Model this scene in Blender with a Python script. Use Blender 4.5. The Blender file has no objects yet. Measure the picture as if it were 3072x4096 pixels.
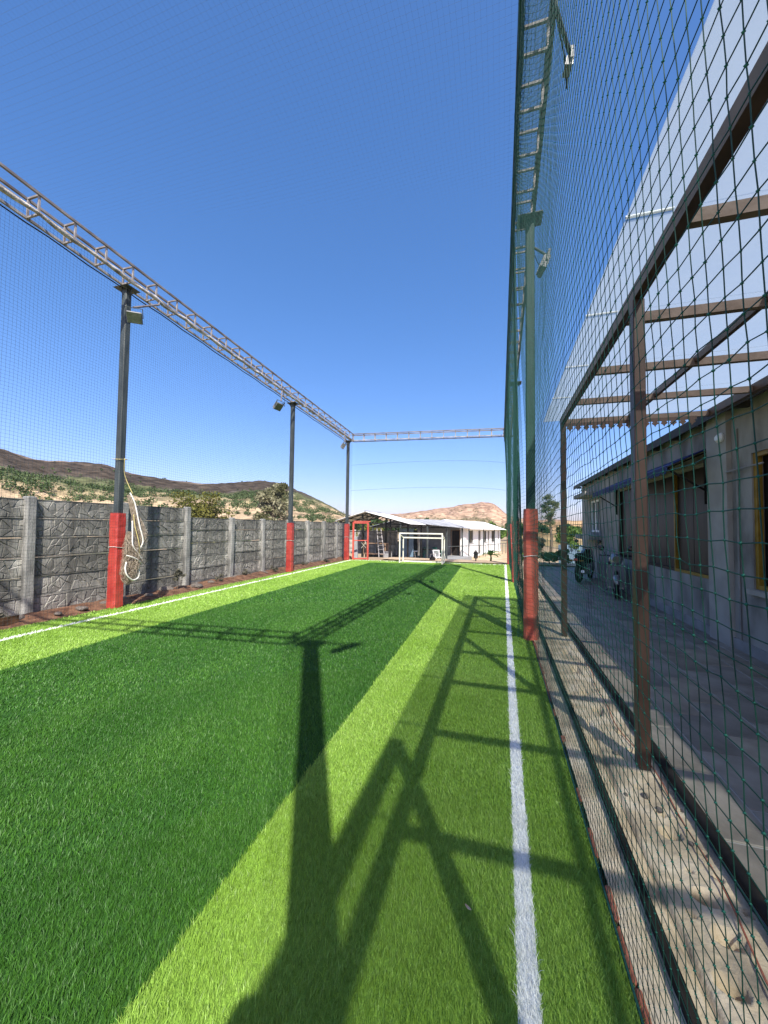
import bpy, bmesh, math, random
import numpy as np
from mathutils import Vector, Matrix
random.seed(7)
RNG = np.random.default_rng(11)
SC = bpy.context.scene
COL = SC.collection
R = math.radians

# ------------------------------------------------------------------ camera
yaw, pitch, roll, CAM_H = R(16.8), R(2.2), R(0.7), 1.55
fwd = Vector((-math.sin(yaw)*math.cos(pitch), math.cos(yaw)*math.cos(pitch), math.sin(pitch)))
rgt = Vector((math.cos(yaw), math.sin(yaw), 0)); upv = rgt.cross(fwd)
RR = rgt*math.cos(roll)+upv*math.sin(roll); UU = upv*math.cos(roll)-rgt*math.sin(roll)
cd = bpy.data.cameras.new('camera'); cam = bpy.data.objects.new('camera', cd); COL.objects.link(cam)
cd.sensor_fit = 'HORIZONTAL'; cd.sensor_width = 36; cd.lens = 18.01; cd.clip_start = 0.02; cd.clip_end = 20000
cam.matrix_world = Matrix(((RR.x, UU.x, -fwd.x, 0), (RR.y, UU.y, -fwd.y, 0), (RR.z, UU.z, -fwd.z, CAM_H), (0, 0, 0, 1)))
SC.camera = cam
# ------------------------------------------------------------------ sky, sun, exposure
SX, SY = -0.445, 0.85                     # ground shift of a shadow per metre of height
SUN_EL = math.atan2(1, math.hypot(SX, SY)); SUN_AZ = math.atan2(-SX, -SY)
world = bpy.data.worlds.new('World'); SC.world = world; world.use_nodes = True
nt = world.node_tree; bg = nt.nodes['Background']
sky = nt.nodes.new('ShaderNodeTexSky'); sky.sky_type = 'NISHITA'; sky.sun_disc = False
sky.sun_elevation = SUN_EL; sky.sun_rotation = SUN_AZ
sky.air_density = 1.0; sky.dust_density = 2.0; sky.ozone_density = 6.0; sky.altitude = 600
hsv = nt.nodes.new('ShaderNodeHueSaturation'); hsv.inputs['Saturation'].default_value = 1.23
gam = nt.nodes.new('ShaderNodeGamma'); gam.inputs['Gamma'].default_value = .78
nt.links.new(sky.outputs[0], hsv.inputs['Color']); wb = nt.nodes.new('ShaderNodeVectorMath'); wb.operation = 'MULTIPLY'; wb.inputs[1].default_value = (1.26, 1.02, 1.16)      # camera white balance
nt.links.new(hsv.outputs[0], gam.inputs[0]); nt.links.new(gam.outputs[0], wb.inputs[0]); nt.links.new(wb.outputs[0], bg.inputs[0]); bg.inputs[1].default_value = 0.15
sl = bpy.data.lights.new('sun', 'SUN'); sl.energy = 4.4; sl.angle = R(0.53); sl.color = (1, .955, .88)
sun = bpy.data.objects.new('sun', sl); COL.objects.link(sun); sun.location = (10, -20, 30)
sun.rotation_euler = Vector((-SX, -SY, 1)).to_track_quat('Z', 'Y').to_euler()
SC.view_settings.view_transform = 'Standard'; SC.view_settings.look = 'None'
SC.view_settings.exposure = 0.95; SC.view_settings.gamma = 1

# ------------------------------------------------------------------ materials
MATS = {}
def newmat(name):
    m = bpy.data.materials.new(name); m.use_nodes = True
    n = m.node_tree.nodes; l = m.node_tree.links
    MATS[name] = m
    return m, n, l, n['Principled BSDF'], n['Material Output']
def mat(name, c1, c2=None, scale=6.0, rough=.7, bump=0.0, bscale=None, metal=0.0, spec=.3, detail=6, stretch=(1, 1, 1), contrast=(.35, .65), c3=None, trans=0.0, island=0.0, objrand=0.0):
    m, n, l, p, out = newmat(name)
    p.inputs['Roughness'].default_value = rough; p.inputs['Metallic'].default_value = metal
    p.inputs['Specular IOR Level'].default_value = spec
    col = None
    if c2 is None:
        p.inputs['Base Color'].default_value = (*c1, 1)
    tc = n.new('ShaderNodeTexCoord'); mp = n.new('ShaderNodeMapping'); mp.inputs['Scale'].default_value = stretch
    l.new(tc.outputs['Object'], mp.inputs['Vector'])
    if c2 is not None:
        nz = n.new('ShaderNodeTexNoise'); nz.inputs['Scale'].default_value = scale; nz.inputs['Detail'].default_value = detail
        l.new(mp.outputs[0], nz.inputs['Vector'])
        cr = n.new('ShaderNodeValToRGB'); e = cr.color_ramp.elements
        e[0].position, e[1].position = contrast; e[0].color = (*c1, 1); e[1].color = (*c2, 1)
        if c3 is not None:
            x = e.new((contrast[0]+contrast[1])/2); x.color = (*c3, 1)
        l.new(nz.outputs['Fac'], cr.inputs[0]); col = cr.outputs[0]
    if island:
        gi = n.new('ShaderNodeNewGeometry'); mr = n.new('ShaderNodeMapRange')
        mr.inputs['To Min'].default_value = 1-island; mr.inputs['To Max'].default_value = 1+island
        l.new(gi.outputs['Random Per Island'], mr.inputs[0])
        vm = n.new('ShaderNodeVectorMath'); vm.operation = 'SCALE'
        if col is None:
            vm.inputs[0].default_value = c1
        else: l.new(col, vm.inputs[0])
        l.new(mr.outputs[0], vm.inputs['Scale']); col = vm.outputs[0]
    if objrand:
        oi = n.new('ShaderNodeObjectInfo'); m3 = n.new('ShaderNodeMapRange'); m3.inputs['To Min'].default_value = 1-objrand; m3.inputs['To Max'].default_value = 1+objrand
        l.new(oi.outputs['Random'], m3.inputs[0]); v3 = n.new('ShaderNodeVectorMath'); v3.operation = 'SCALE'; l.new(col, v3.inputs[0]); l.new(m3.outputs[0], v3.inputs['Scale']); col = v3.outputs[0]
    if col is not None: l.new(col, p.inputs['Base Color'])
    if bump:
        nb = n.new('ShaderNodeTexNoise'); nb.inputs['Scale'].default_value = bscale or scale*3; nb.inputs['Detail'].default_value = 8
        l.new(mp.outputs[0], nb.inputs['Vector'])
        bp = n.new('ShaderNodeBump'); bp.inputs['Strength'].default_value = bump; bp.inputs['Distance'].default_value = .02
        l.new(nb.outputs['Fac'], bp.inputs['Height']); l.new(bp.outputs[0], p.inputs['Normal'])
    if trans:
        tr = n.new('ShaderNodeBsdfTranslucent'); mx = n.new('ShaderNodeMixShader'); mx.inputs[0].default_value = trans
        if col is not None: l.new(col, tr.inputs[0])
        else: tr.inputs[0].default_value = (*c1, 1)
        l.new(p.outputs[0], mx.inputs[1]); l.new(tr.outputs[0], mx.inputs[2]); l.new(mx.outputs[0], out.inputs[0])
    return m

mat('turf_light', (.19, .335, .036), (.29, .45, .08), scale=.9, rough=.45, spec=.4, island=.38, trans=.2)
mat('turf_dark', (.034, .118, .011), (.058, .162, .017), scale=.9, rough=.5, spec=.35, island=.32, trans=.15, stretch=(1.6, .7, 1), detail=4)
mat('turf_white', (.80, .80, .76), (.90, .90, .87), scale=8, rough=.6, island=.12, trans=.15)
mat('turf_light_back', (.155, .285, .030), (.21, .36, .05), scale=25, rough=.85, bump=.5, bscale=120)
mat('turf_dark_back', (.018, .070, .007), (.030, .10, .012), scale=25, rough=.85, bump=.5, bscale=120)
mat('turf_white_back', (.72, .72, .69), (.85, .85, .82), scale=30, rough=.9, bump=.4, bscale=100)
mat('earth', (.20, .13, .08), (.33, .235, .15), scale=.9, rough=.95, bump=.6, bscale=14, c3=(.26, .18, .11))
mat('dry_ground', (.30, .215, .125), (.17, .17, .07), scale=.06, rough=.95, bump=.5, bscale=2, c3=(.40, .29, .17), detail=9)
mat('red_soil', (.10, .045, .025), (.24, .13, .075), scale=7, rough=1, bump=.8, bscale=30)
mat('stone', (.10, .085, .075), (.26, .22, .18), scale=9, rough=.9, bump=.5)
mat('cast_concrete', (.095, .09, .077), (.43, .41, .355), scale=3.2, rough=.85, bump=.35, bscale=45, stretch=(1, 1, .45), c3=(.235, .225, .195), contrast=(.3, .7), objrand=.28)
mat('post_concrete', (.14, .138, .125), (.44, .43, .39), scale=4, objrand=.18, rough=.9, bump=.4, bscale=40, stretch=(1.5, 1.5, .5))
mat('steel_dark', (.035, .045, .045), (.075, .088, .085), scale=6, rough=.5, spec=.4, stretch=(2, 2, .4))
mat('pole_green', (.012, .035, .028), (.025, .06, .048), scale=6, rough=.6, stretch=(2, 2, .4))
mat('steel_grey', (.16, .14, .13), (.36, .34, .325), scale=5, rough=.55, spec=.4)
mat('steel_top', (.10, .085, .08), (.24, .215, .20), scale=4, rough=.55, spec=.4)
mat('rope_wrap', (.20, .18, .16), (.62, .58, .52), scale=9, rough=.95, bump=.6, bscale=60)
mat('pad_red', (.40, .038, .03), (.52, .075, .055), scale=4, rough=.42, spec=.45, bump=.35, bscale=9)
mat('pad_faded', (.45, .08, .05), (.56, .13, .085), scale=5, rough=.5, spec=.4, bump=.5, bscale=10)
mat('paint_red', (.48, .06, .045), (.56, .12, .085), scale=6, rough=.5)
mat('net_green', (.007, .046, .034), (.012, .07, .05), scale=30, rough=.55, spec=.3)
mat('net_green_bright', (.012, .11, .075), (.022, .15, .10), scale=30, rough=.5)
mat('net_dark', (.028, .042, .05), (.04, .06, .07), scale=20, rough=.6)
mat('net_thin', (.10, .13, .16), rough=.7)
mat('net_beige', (.34, .27, .19), (.5, .42, .32), scale=20, rough=.9)
mat('rope_white', (.68, .64, .55), (.82, .79, .72), scale=30, rough=.9, bump=.4, bscale=200)
mat('rope_yellow', (.55, .46, .18), rough=.8)
mat('canopy_brown', (.045, .024, .017), (.085, .046, .032), scale=5, rough=.45, spec=.4, stretch=(1, 1, .5))
mat('canopy_rafter', (.13, .085, .065), (.19, .135, .11), scale=7, rough=.6, bump=.2)
mat('black_iron', (.008, .008, .008), (.026, .022, .019), scale=6, rough=.8, spec=.12)
mat('plinth', (.24, .195, .145), (.66, .545, .40), scale=5, rough=.95, bump=.45, bscale=45, c3=(.50, .395, .265), detail=10, contrast=(.3, .66))
mat('plinth_edge', (.14, .11, .08), (.36, .30, .22), scale=4, rough=.95, bump=.6, bscale=40)
mat('brick_edge', (.26, .075, .045), (.36, .13, .08), scale=9, rough=.95, bump=.6)
mat('slate', (.145, .125, .102), (.29, .255, .215), scale=3.0, rough=.55, spec=.4, bump=.25, bscale=25, c3=(.21, .185, .155), detail=9, objrand=.2)
mat('slate_warm', (.16, .13, .10), (.31, .265, .205), objrand=.2, scale=3.0, rough=.6, spec=.4, bump=.25, bscale=25, detail=9)
mat('grout', (.32, .31, .29), rough=.95)
mat('house_grey', (.16, .147, .13), (.35, .33, .30), scale=2.2, rough=.9, bump=.25, bscale=60, stretch=(1, 1, .5), c3=(.28, .265, .24), detail=9)
mat('house_pale', (.30, .28, .25), (.38, .36, .325), scale=3, rough=.9)
mat('house_base', (.20, .20, .195), (.29, .285, .275), scale=4, rough=.95, bump=.3)
mat('roof_dark', (.03, .03, .032), (.06, .058, .056), scale=5, rough=.7)
mat('panel_brown', (.012, .009, .007), (.032, .023, .017), scale=5, rough=.5, stretch=(1, 3, .3))
mat('yellow_paint', (.20, .115, .010), (.30, .18, .02), scale=8, rough=.5)
mat('awning_blue', (.008, .016, .075), (.014, .03, .12), scale=8, rough=.75)
mat('awning_green', (.01, .06, .04), rough=.7)
mat('white_plastic', (.72, .72, .70), (.82, .82, .80), scale=6, rough=.4)
mat('white_paint', (.74, .74, .71), (.84, .84, .81), scale=2.5, rough=.85, bump=.15, bscale=50, detail=8)
mat('cream_paint', (.66, .63, .50), (.76, .73, .62), scale=6, rough=.5)
mat('grey_and_shaded_wall', (.24, .245, .24), (.33, .33, .32), scale=3, rough=.9)
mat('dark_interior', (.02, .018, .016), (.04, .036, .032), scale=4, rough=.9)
mat('timber', (.16, .10, .06), (.28, .19, .12), scale=5, rough=.8, stretch=(1, 1, .2))
mat('sheet_white', (.60, .60, .58), (.74, .74, .71), scale=1.2, rough=.55, metal=.0, detail=9)
mat('sheet_grey', (.24, .245, .25), (.40, .40, .40), scale=1.5, rough=.5, detail=9)
mat('sheet_blue', (.10, .16, .22), (.15, .23, .31), scale=2, rough=.6)
mat('tyre', (.012, .012, .012), rough=.85)
mat('bike_black', (.01, .01, .011), rough=.25, spec=.6)
mat('bike_silver', (.35, .36, .37), rough=.3, metal=.6)
mat('chrome', (.5, .5, .5), rough=.18, metal=1)
mat('green_plastic', (.02, .17, .11), rough=.4)
mat('bark', (.10, .075, .05), (.19, .15, .11), scale=7, rough=.95, bump=.6, stretch=(1, 1, .3))
mat('leaf_green', (.045, .09, .022), (.10, .155, .04), scale=.5, rough=.65, island=.35, trans=.3)
mat('leaf_scrubgreen', (.11, .14, .07), (.18, .21, .11), scale=.5, rough=.7, island=.35, trans=.3)
mat('leaf_dark', (.032, .065, .022), (.065, .105, .035), scale=.4, rough=.65, island=.35, trans=.2)
mat('leaf_yellow', (.12, .125, .02), (.19, .17, .035), scale=.35, rough=.65, island=.3, trans=.3)
mat('leaf_blossom', (.13, .13, .05), (.40, .38, .24), scale=.9, rough=.7, island=.3, trans=.3, contrast=(.42, .58))
mat('leaf_bright', (.085, .16, .025), (.14, .21, .04), scale=.5, rough=.6, island=.3, trans=.3)
mat('leaf_grey', (.11, .10, .07), (.17, .16, .11), scale=.6, rough=.8, island=.35, trans=.2)
mat('scrub', (.05, .085, .028), (.10, .135, .055), scale=.05, rough=.8, island=.4, trans=.15)
mat('banana_leaf', (.07, .17, .02), (.12, .22, .035), scale=5, rough=.4, trans=.3)
mat('lamp_lens', (.05, .065, .045), (.09, .11, .08), scale=15, rough=.25, spec=.6)
mat('lamp_case', (.11, .115, .12), (.19, .195, .20), scale=8, rough=.45)
mat('skin', (.30, .16, .09), (.34, .19, .11), scale=20, rough=.55)
mat('shirt', (.06, .09, .16), (.08, .115, .19), scale=12, rough=.9, bump=.3, bscale=30)
mat('trousers', (.03, .032, .04), (.045, .047, .055), scale=12, rough=.9)
mat('hair', (.01, .009, .008), rough=.6)
def glass():
    m, n, l, p, out = newmat('window_glass')
    p.inputs['Base Color'].default_value = (.02, .025, .03, 1); p.inputs['Roughness'].default_value = .06; p.inputs['Specular IOR Level'].default_value = .8
glass()
def poly():
    m, n, l, p, out = newmat('polycarbonate')
    tr = n.new('ShaderNodeBsdfTransparent'); tr.inputs[0].default_value = (.88, .91, .89, 1)
    tl = n.new('ShaderNodeBsdfTranslucent'); tl.inputs[0].default_value = (.62, .67, .71, 1)
    df = n.new('ShaderNodeBsdfDiffuse'); df.inputs[0].default_value = (.56, .60, .63, 1)
    tc = n.new('ShaderNodeTexCoord'); nz = n.new('ShaderNodeTexNoise'); nz.inputs['Scale'].default_value = 2.5; nz.inputs['Detail'].default_value = 8
    l.new(tc.outputs['Object'], nz.inputs['Vector'])
    mr = n.new('ShaderNodeMapRange'); mr.inputs['To Min'].default_value = .27; mr.inputs['To Max'].default_value = .42
    l.new(nz.outputs['Fac'], mr.inputs[0])
    m1 = n.new('ShaderNodeMixShader'); m1.inputs[0].default_value = .6; l.new(df.outputs[0], m1.inputs[1]); l.new(tl.outputs[0], m1.inputs[2])
    m2 = n.new('ShaderNodeMixShader'); l.new(mr.outputs[0], m2.inputs[0]); l.new(tr.outputs[0], m2.inputs[1]); l.new(m1.outputs[0], m2.inputs[2])
    l.new(m2.outputs[0], out.inputs[0])
poly()
def hillmat(name, stops, nscale, rock):
    m, n, l, p, out = newmat(name)
    p.inputs['Roughness'].default_value = .95; p.inputs['Specular IOR Level'].default_value = .1
    at = n.new('ShaderNodeAttribute'); at.attribute_name = 'f'
    tc = n.new('ShaderNodeTexCoord'); nz = n.new('ShaderNodeTexNoise'); nz.inputs['Scale'].default_value = nscale; nz.inputs['Detail'].default_value = 10
    l.new(tc.outputs['Object'], nz.inputs['Vector'])
    ma = n.new('ShaderNodeMath'); ma.operation = 'MULTIPLY_ADD'; ma.inputs[1].default_value = .42; l.new(nz.outputs['Fac'], ma.inputs[0])
    mb = n.new('ShaderNodeMath'); mb.operation = 'SUBTRACT'; mb.inputs[1].default_value = .21
    l.new(at.outputs['Fac'], ma.inputs[2]); l.new(ma.outputs[0], mb.inputs[0])
    cr = n.new('ShaderNodeValToRGB'); e = cr.color_ramp.elements
    e[0].position = stops[0][0]; e[0].color = (*stops[0][1], 1); e[1].position = stops[-1][0]; e[1].color = (*stops[-1][1], 1)
    for s, c in stops[1:-1]:
        x = e.new(s); x.color = (*c, 1)
    l.new(mb.outputs[0], cr.inputs[0])
    n2 = n.new('ShaderNodeTexNoise'); n2.inputs['Scale'].default_value = nscale*5; n2.inputs['Detail'].default_value = 10
    mp = n.new('ShaderNodeMapping'); mp.inputs['Scale'].default_value = (1, 1, rock); l.new(tc.outputs['Object'], mp.inputs[0]); l.new(mp.outputs[0], n2.inputs['Vector'])
    mr = n.new('ShaderNodeMapRange'); mr.inputs['From Min'].default_value = .3; mr.inputs['From Max'].default_value = .7
    mr.inputs['To Min'].default_value = .42; mr.inputs['To Max'].default_value = 1.6; l.new(n2.outputs['Fac'], mr.inputs[0])  # rock tones, contrast raised to stand in for weak relief shading under frontal sun
    vm = n.new('ShaderNodeVectorMath'); vm.operation = 'SCALE'; l.new(cr.outputs[0], vm.inputs[0]); l.new(mr.outputs[0], vm.inputs['Scale'])
    l.new(vm.outputs[0], p.inputs['Base Color'])
    bp = n.new('ShaderNodeBump'); bp.inputs['Strength'].default_value = .8; bp.inputs['Distance'].default_value = 2.0
    l.new(n2.outputs['Fac'], bp.inputs['Height']); l.new(bp.outputs[0], p.inputs['Normal'])
hillmat('burnt_hill', [(.0, (.30, .22, .12)), (.26, (.42, .31, .19)), (.38, (.36, .27, .16)), (.46, (.10, .11, .05)), (.60, (.085, .085, .045)), (.64, (.085, .07, .055)), (.69, (.064, .050, .037)), (.95, (.058, .045, .034)), (1.0, (.16, .12, .09))], .035, 3)
hillmat('mesa_rock', [(.0, (.20, .17, .09)), (.35, (.30, .22, .14)), (.55, (.40, .27, .18)), (.8, (.34, .22, .15)), (1.0, (.30, .20, .14))], .016, 5)
hillmat('ochre_field', [(.0, (.20, .17, .08)), (.4, (.36, .24, .12)), (1.0, (.42, .27, .14))], .03, 1)

# ------------------------------------------------------------------ mesh helpers
def fast_mesh(name, verts, quads=None, tris=None):
    me = bpy.data.meshes.new(name)
    verts = np.asarray(verts, np.float32).reshape(-1, 3)
    loops = []; starts = []; totals = []; off = 0
    if quads is not None and len(quads):
        q = np.asarray(quads, np.int32).reshape(-1, 4); loops.append(q.ravel()); starts.append(np.arange(len(q))*4+off); totals.append(np.full(len(q), 4)); off += q.size
    if tris is not None and len(tris):
        t = np.asarray(tris, np.int32).reshape(-1, 3); loops.append(t.ravel()); starts.append(np.arange(len(t))*3+off); totals.append(np.full(len(t), 3)); off += t.size
    L = np.concatenate(loops).astype(np.int32); S = np.concatenate(starts).astype(np.int32); T = np.concatenate(totals).astype(np.int32)
    me.vertices.add(len(verts)); me.vertices.foreach_set('co', verts.ravel())
    me.loops.add(len(L)); me.loops.foreach_set('vertex_index', L)
    me.polygons.add(len(S)); me.polygons.foreach_set('loop_start', S); me.polygons.foreach_set('loop_total', T)
    me.update(calc_edges=True)
    return me
def link(name, me, material=None, parent=None, loc=None):
    o = bpy.data.objects.new(name, me); COL.objects.link(o)
    if material and me is not None and not len(me.materials): me.materials.append(MATS[material])
    if parent is not None:
        o.parent = parent
        o.location = loc if loc is not None else (0, 0, 0)
    elif loc is not None: o.location = loc
    return o
def tag(o, label=None, cat=None, group=None, kind=None):
    if label: o['label'] = label
    if cat: o['category'] = cat
    if group: o['group'] = group
    if kind: o['kind'] = kind
    return o
def thing(name, label, cat, loc=(0, 0, 0), rz=0, group=None):
    o = bpy.data.objects.new(name, None); COL.objects.link(o); o.location = loc; o.rotation_euler = (0, 0, rz); o.empty_display_size = .2
    return tag(o, label, cat, group)
class MB:
    def __init__(s): s.v = []; s.f = []
    def add(s, vs, fs):
        b = len(s.v); s.v += [tuple(v) for v in vs]; s.f += [tuple(i+b for i in f) for f in fs]; return s
    def box(s, x0, x1, y0, y1, z0, z1, M=None):
        vs = [Vector((x, y, z)) for z in (z0, z1) for y in (y0, y1) for x in (x0, x1)]
        if M is not None: vs = [M @ v for v in vs]
        return s.add(vs, [(0, 2, 3, 1), (4, 5, 7, 6), (0, 1, 5, 4), (2, 6, 7, 3), (0, 4, 6, 2), (1, 3, 7, 5)])
    def cbox(s, x0, x1, y0, y1, z0, z1, c=.01, M=None):
        # box with chamfered vertical and top edges
        lo = [(x0+c, y0), (x1-c, y0), (x1, y0+c), (x1, y1-c), (x1-c, y1), (x0+c, y1), (x0, y1-c), (x0, y0+c)]
        cx, cy = (x0+x1)/2, (y0+y1)/2
        sh = [(cx+(x-cx)*(1-2*c/max(x1-x0, 1e-6)), cy+(y-cy)*(1-2*c/max(y1-y0, 1e-6))) for x, y in lo]
        vs = [(x, y, z0) for x, y in lo]+[(x, y, z1-c) for x, y in lo]+[(x, y, z1) for x, y in sh]
        if M is not None: vs = [M @ Vector(v) for v in vs]
        fs = [tuple(range(7, -1, -1)), tuple(range(16, 24))]
        for k in range(8):
            j = (k+1) % 8; fs += [(k, j, 8+j, 8+k), (8+k, 8+j, 16+j, 16+k)]
        return s.add(vs, fs)
    def bar(s, a, b, w, h=None, up=(0, 0, 1)):
        a, b = Vector(a), Vector(b); h = h or w
        d = (b-a); L = d.length; d.normalize(); u = Vector(up)
        if abs(d.dot(u)) > .98: u = Vector((1, 0, 0))
        x = d.cross(u).normalized(); u = x.cross(d).normalized()
        vs = [p+x*(sx*w/2)+u*(sz*h/2) for p in (a, b) for sz in (-1, 1) for sx in (-1, 1)]
        return s.add(vs, [(0, 1, 3, 2), (4, 6, 7, 5), (0, 4, 5, 1), (2, 3, 7, 6), (0, 2, 6, 4), (1, 5, 7, 3)])
    def tube(s, pts, r, n=6, cap=True):
        pts = [Vector(p) for p in pts]; rs = r if isinstance(r, (list, tuple)) else [r]*len(pts)
        b = len(s.v); ux = None
        for i, p in enumerate(pts):
            d = (pts[min(i+1, len(pts)-1)]-pts[max(i-1, 0)]).normalized()
            if ux is None:
                ux = d.cross(Vector((0, 0, 1))) if abs(d.z) < .9 else d.cross(Vector((1, 0, 0)))
            ux = (ux-d*ux.dot(d)).normalized(); uy = d.cross(ux)
            for k in range(n):
                a = 2*math.pi*k/n; q = p+ux*(math.cos(a)*rs[i])+uy*(math.sin(a)*rs[i]); s.v.append(tuple(q))
        for i in range(len(pts)-1):
            for k in range(n):
                j = (k+1) % n; s.f.append((b+i*n+k, b+i*n+j, b+(i+1)*n+j, b+(i+1)*n+k))
        if cap:
            s.f.append(tuple(b+k for k in range(n-1, -1, -1))); e = b+(len(pts)-1)*n; s.f.append(tuple(e+k for k in range(n)))
        return s
    def poly(s, pts, z0, z1, M=None):      # prism from an outline in x,y
        n = len(pts); vs = [Vector((x, y, z0)) for x, y in pts]+[Vector((x, y, z1)) for x, y in pts]
        if M is not None: vs = [M @ v for v in vs]
        return s.add(vs, [tuple(range(n-1, -1, -1)), tuple(range(n, 2*n))]+[(k, (k+1) % n, n+(k+1) % n, n+k) for k in range(n)])
    def lathe(s, prof, c=(0, 0, 0), n=16, M=None):
        b = len(s.v)
        for r, z in prof:
            for k in range(n):
                a = 2*math.pi*k/n; q = Vector((c[0]+r*math.cos(a), c[1]+r*math.sin(a), c[2]+z))
                s.v.append(tuple(M @ q if M is not None else q))
        for i in range(len(prof)-1):
            for k in range(n):
                j = (k+1) % n; s.f.append((b+i*n+k, b+i*n+j, b+(i+1)*n+j, b+(i+1)*n+k))
        s.f.append(tuple(b+k for k in range(n-1, -1, -1))); e = b+(len(prof)-1)*n; s.f.append(tuple(e+k for k in range(n)))
        return s
    def mesh(s, name, origin=(0, 0, 0), smooth=False):
        me = bpy.data.meshes.new(name); o = Vector(origin)
        me.from_pydata([tuple(Vector(v)-o) for v in s.v], [], s.f); me.update()
        if smooth: me.polygons.foreach_set('use_smooth', [True]*len(me.polygons))
        return me
    def build(s, name, material, parent=None, smooth=False, origin=None):
        # vertices are in world space when the parent is unrotated and given by its location
        o = parent.location if parent is not None and origin is None else (origin or (0, 0, 0))
        if parent is not None and parent.parent is not None and origin is None: o = Vector(o)+parent.parent.location
        return link(name, s.mesh(name, o, smooth), material, parent)
    def local(s, name, material, parent, smooth=False):
        return link(name, s.mesh(name, (0, 0, 0), smooth), material, parent)
    def top(s, name, material, label=None, cat=None, group=None, kind=None, origin=None, smooth=False):
        o = origin or (0, 0, 0)
        return tag(link(name, s.mesh(name, o, smooth), material, None, o), label, cat, group, kind)
def dup(me_obj, parent, loc=(0, 0, 0), rot=(0, 0, 0), scale=(1, 1, 1)):
    c = me_obj.copy(); COL.objects.link(c); c.parent = parent; c.location = loc; c.rotation_euler = rot; c.scale = scale; return c
def inst(name, me, material, parent, loc, rot=(0, 0, 0), scale=(1, 1, 1)):
    o = link(name, me, material, parent, loc); o.rotation_euler = rot; o.scale = scale; return o

def vnoise(x, y, seed=0):
    x = np.asarray(x, float); y = np.asarray(y, float); xi = np.floor(x); yi = np.floor(y); xf = x-xi; yf = y-yi
    def h(a, b): v = np.sin(a*127.1+b*311.7+seed*74.7)*43758.5453; return v-np.floor(v)
    u = xf*xf*(3-2*xf); w = yf*yf*(3-2*yf)
    return (h(xi, yi)*(1-u)+h(xi+1, yi)*u)*(1-w)+(h(xi, yi+1)*(1-u)+h(xi+1, yi+1)*u)*w
def fbm(x, y, o=5, seed=0):
    t = 0; a = .5
    for k in range(o): t = t+a*vnoise(x*2**k, y*2**k, seed+k); a *= .5
    return t

# ================================================================== GROUND
def ground_z(x, y):
    x = np.asarray(x, float); y = np.asarray(y, float)
    t = np.clip((y-18.2)/12.0, 0, 1); t = t*t*(3-2*t)
    z = -.06-1.14*t
    lf = np.clip((-8.2-x)/10, 0, 1); z = np.minimum(z, -.06-1.2*lf)
    return z
def build_ground():
    xs = np.unique(np.concatenate([np.linspace(-12, 8, 61), -12-np.geomspace(1, 9000, 40), 8+np.geomspace(1, 9000, 40)]))
    ys = np.unique(np.concatenate([np.linspace(-6, 50, 113), -6-np.geomspace(1, 9000, 30), 50+np.geomspace(1, 9000, 40)]))
    X, Y = np.meshgrid(xs, ys); Z = ground_z(X, Y)+np.where((Y > 19) & (Y < 60), (fbm(X*.8, Y*.8, 4)-.5)*.08, 0)
    n, m = X.shape; idx = np.arange(n*m).reshape(n, m)
    q = np.stack([idx[:-1, :-1], idx[:-1, 1:], idx[1:, 1:], idx[1:, :-1]], -1).reshape(-1, 4)
    me = fast_mesh('ground', np.stack([X, Y, Z], -1).reshape(-1, 3), q)
    me.polygons.foreach_set('use_smooth', [True]*len(me.polygons))
    tag(link('ground', me, 'dry_ground'), kind='structure')
build_ground()
# sandy yard between the pitch and the white house, set a little above the ground sheet
def patch(name, material, xs, ys, dz, seed, zf=None):
    X, Y = np.meshgrid(xs, ys); Z = (zf(X, Y) if zf else ground_z(X, Y))+dz+(fbm(X*1.5, Y*1.5, 4, seed)-.5)*.05
    n, m = X.shape; idx = np.arange(n*m).reshape(n, m)
    q = np.stack([idx[:-1, :-1], idx[:-1, 1:], idx[1:, 1:], idx[1:, :-1]], -1).reshape(-1, 4)
    me = fast_mesh(name, np.stack([X, Y, Z], -1).reshape(-1, 3), q); me.polygons.foreach_set('use_smooth', [True]*len(me.polygons))
    return tag(link(name, me, material), kind='structure')
mat('sand', (.40, .28, .16), (.60, .46, .30), scale=.8, rough=.95, bump=.5, bscale=12, c3=(.52, .38, .23))
patch('sandy_yard', 'sand', np.linspace(-5.5, 5, 40), np.linspace(17.75, 46, 90), .06, 3)

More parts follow.
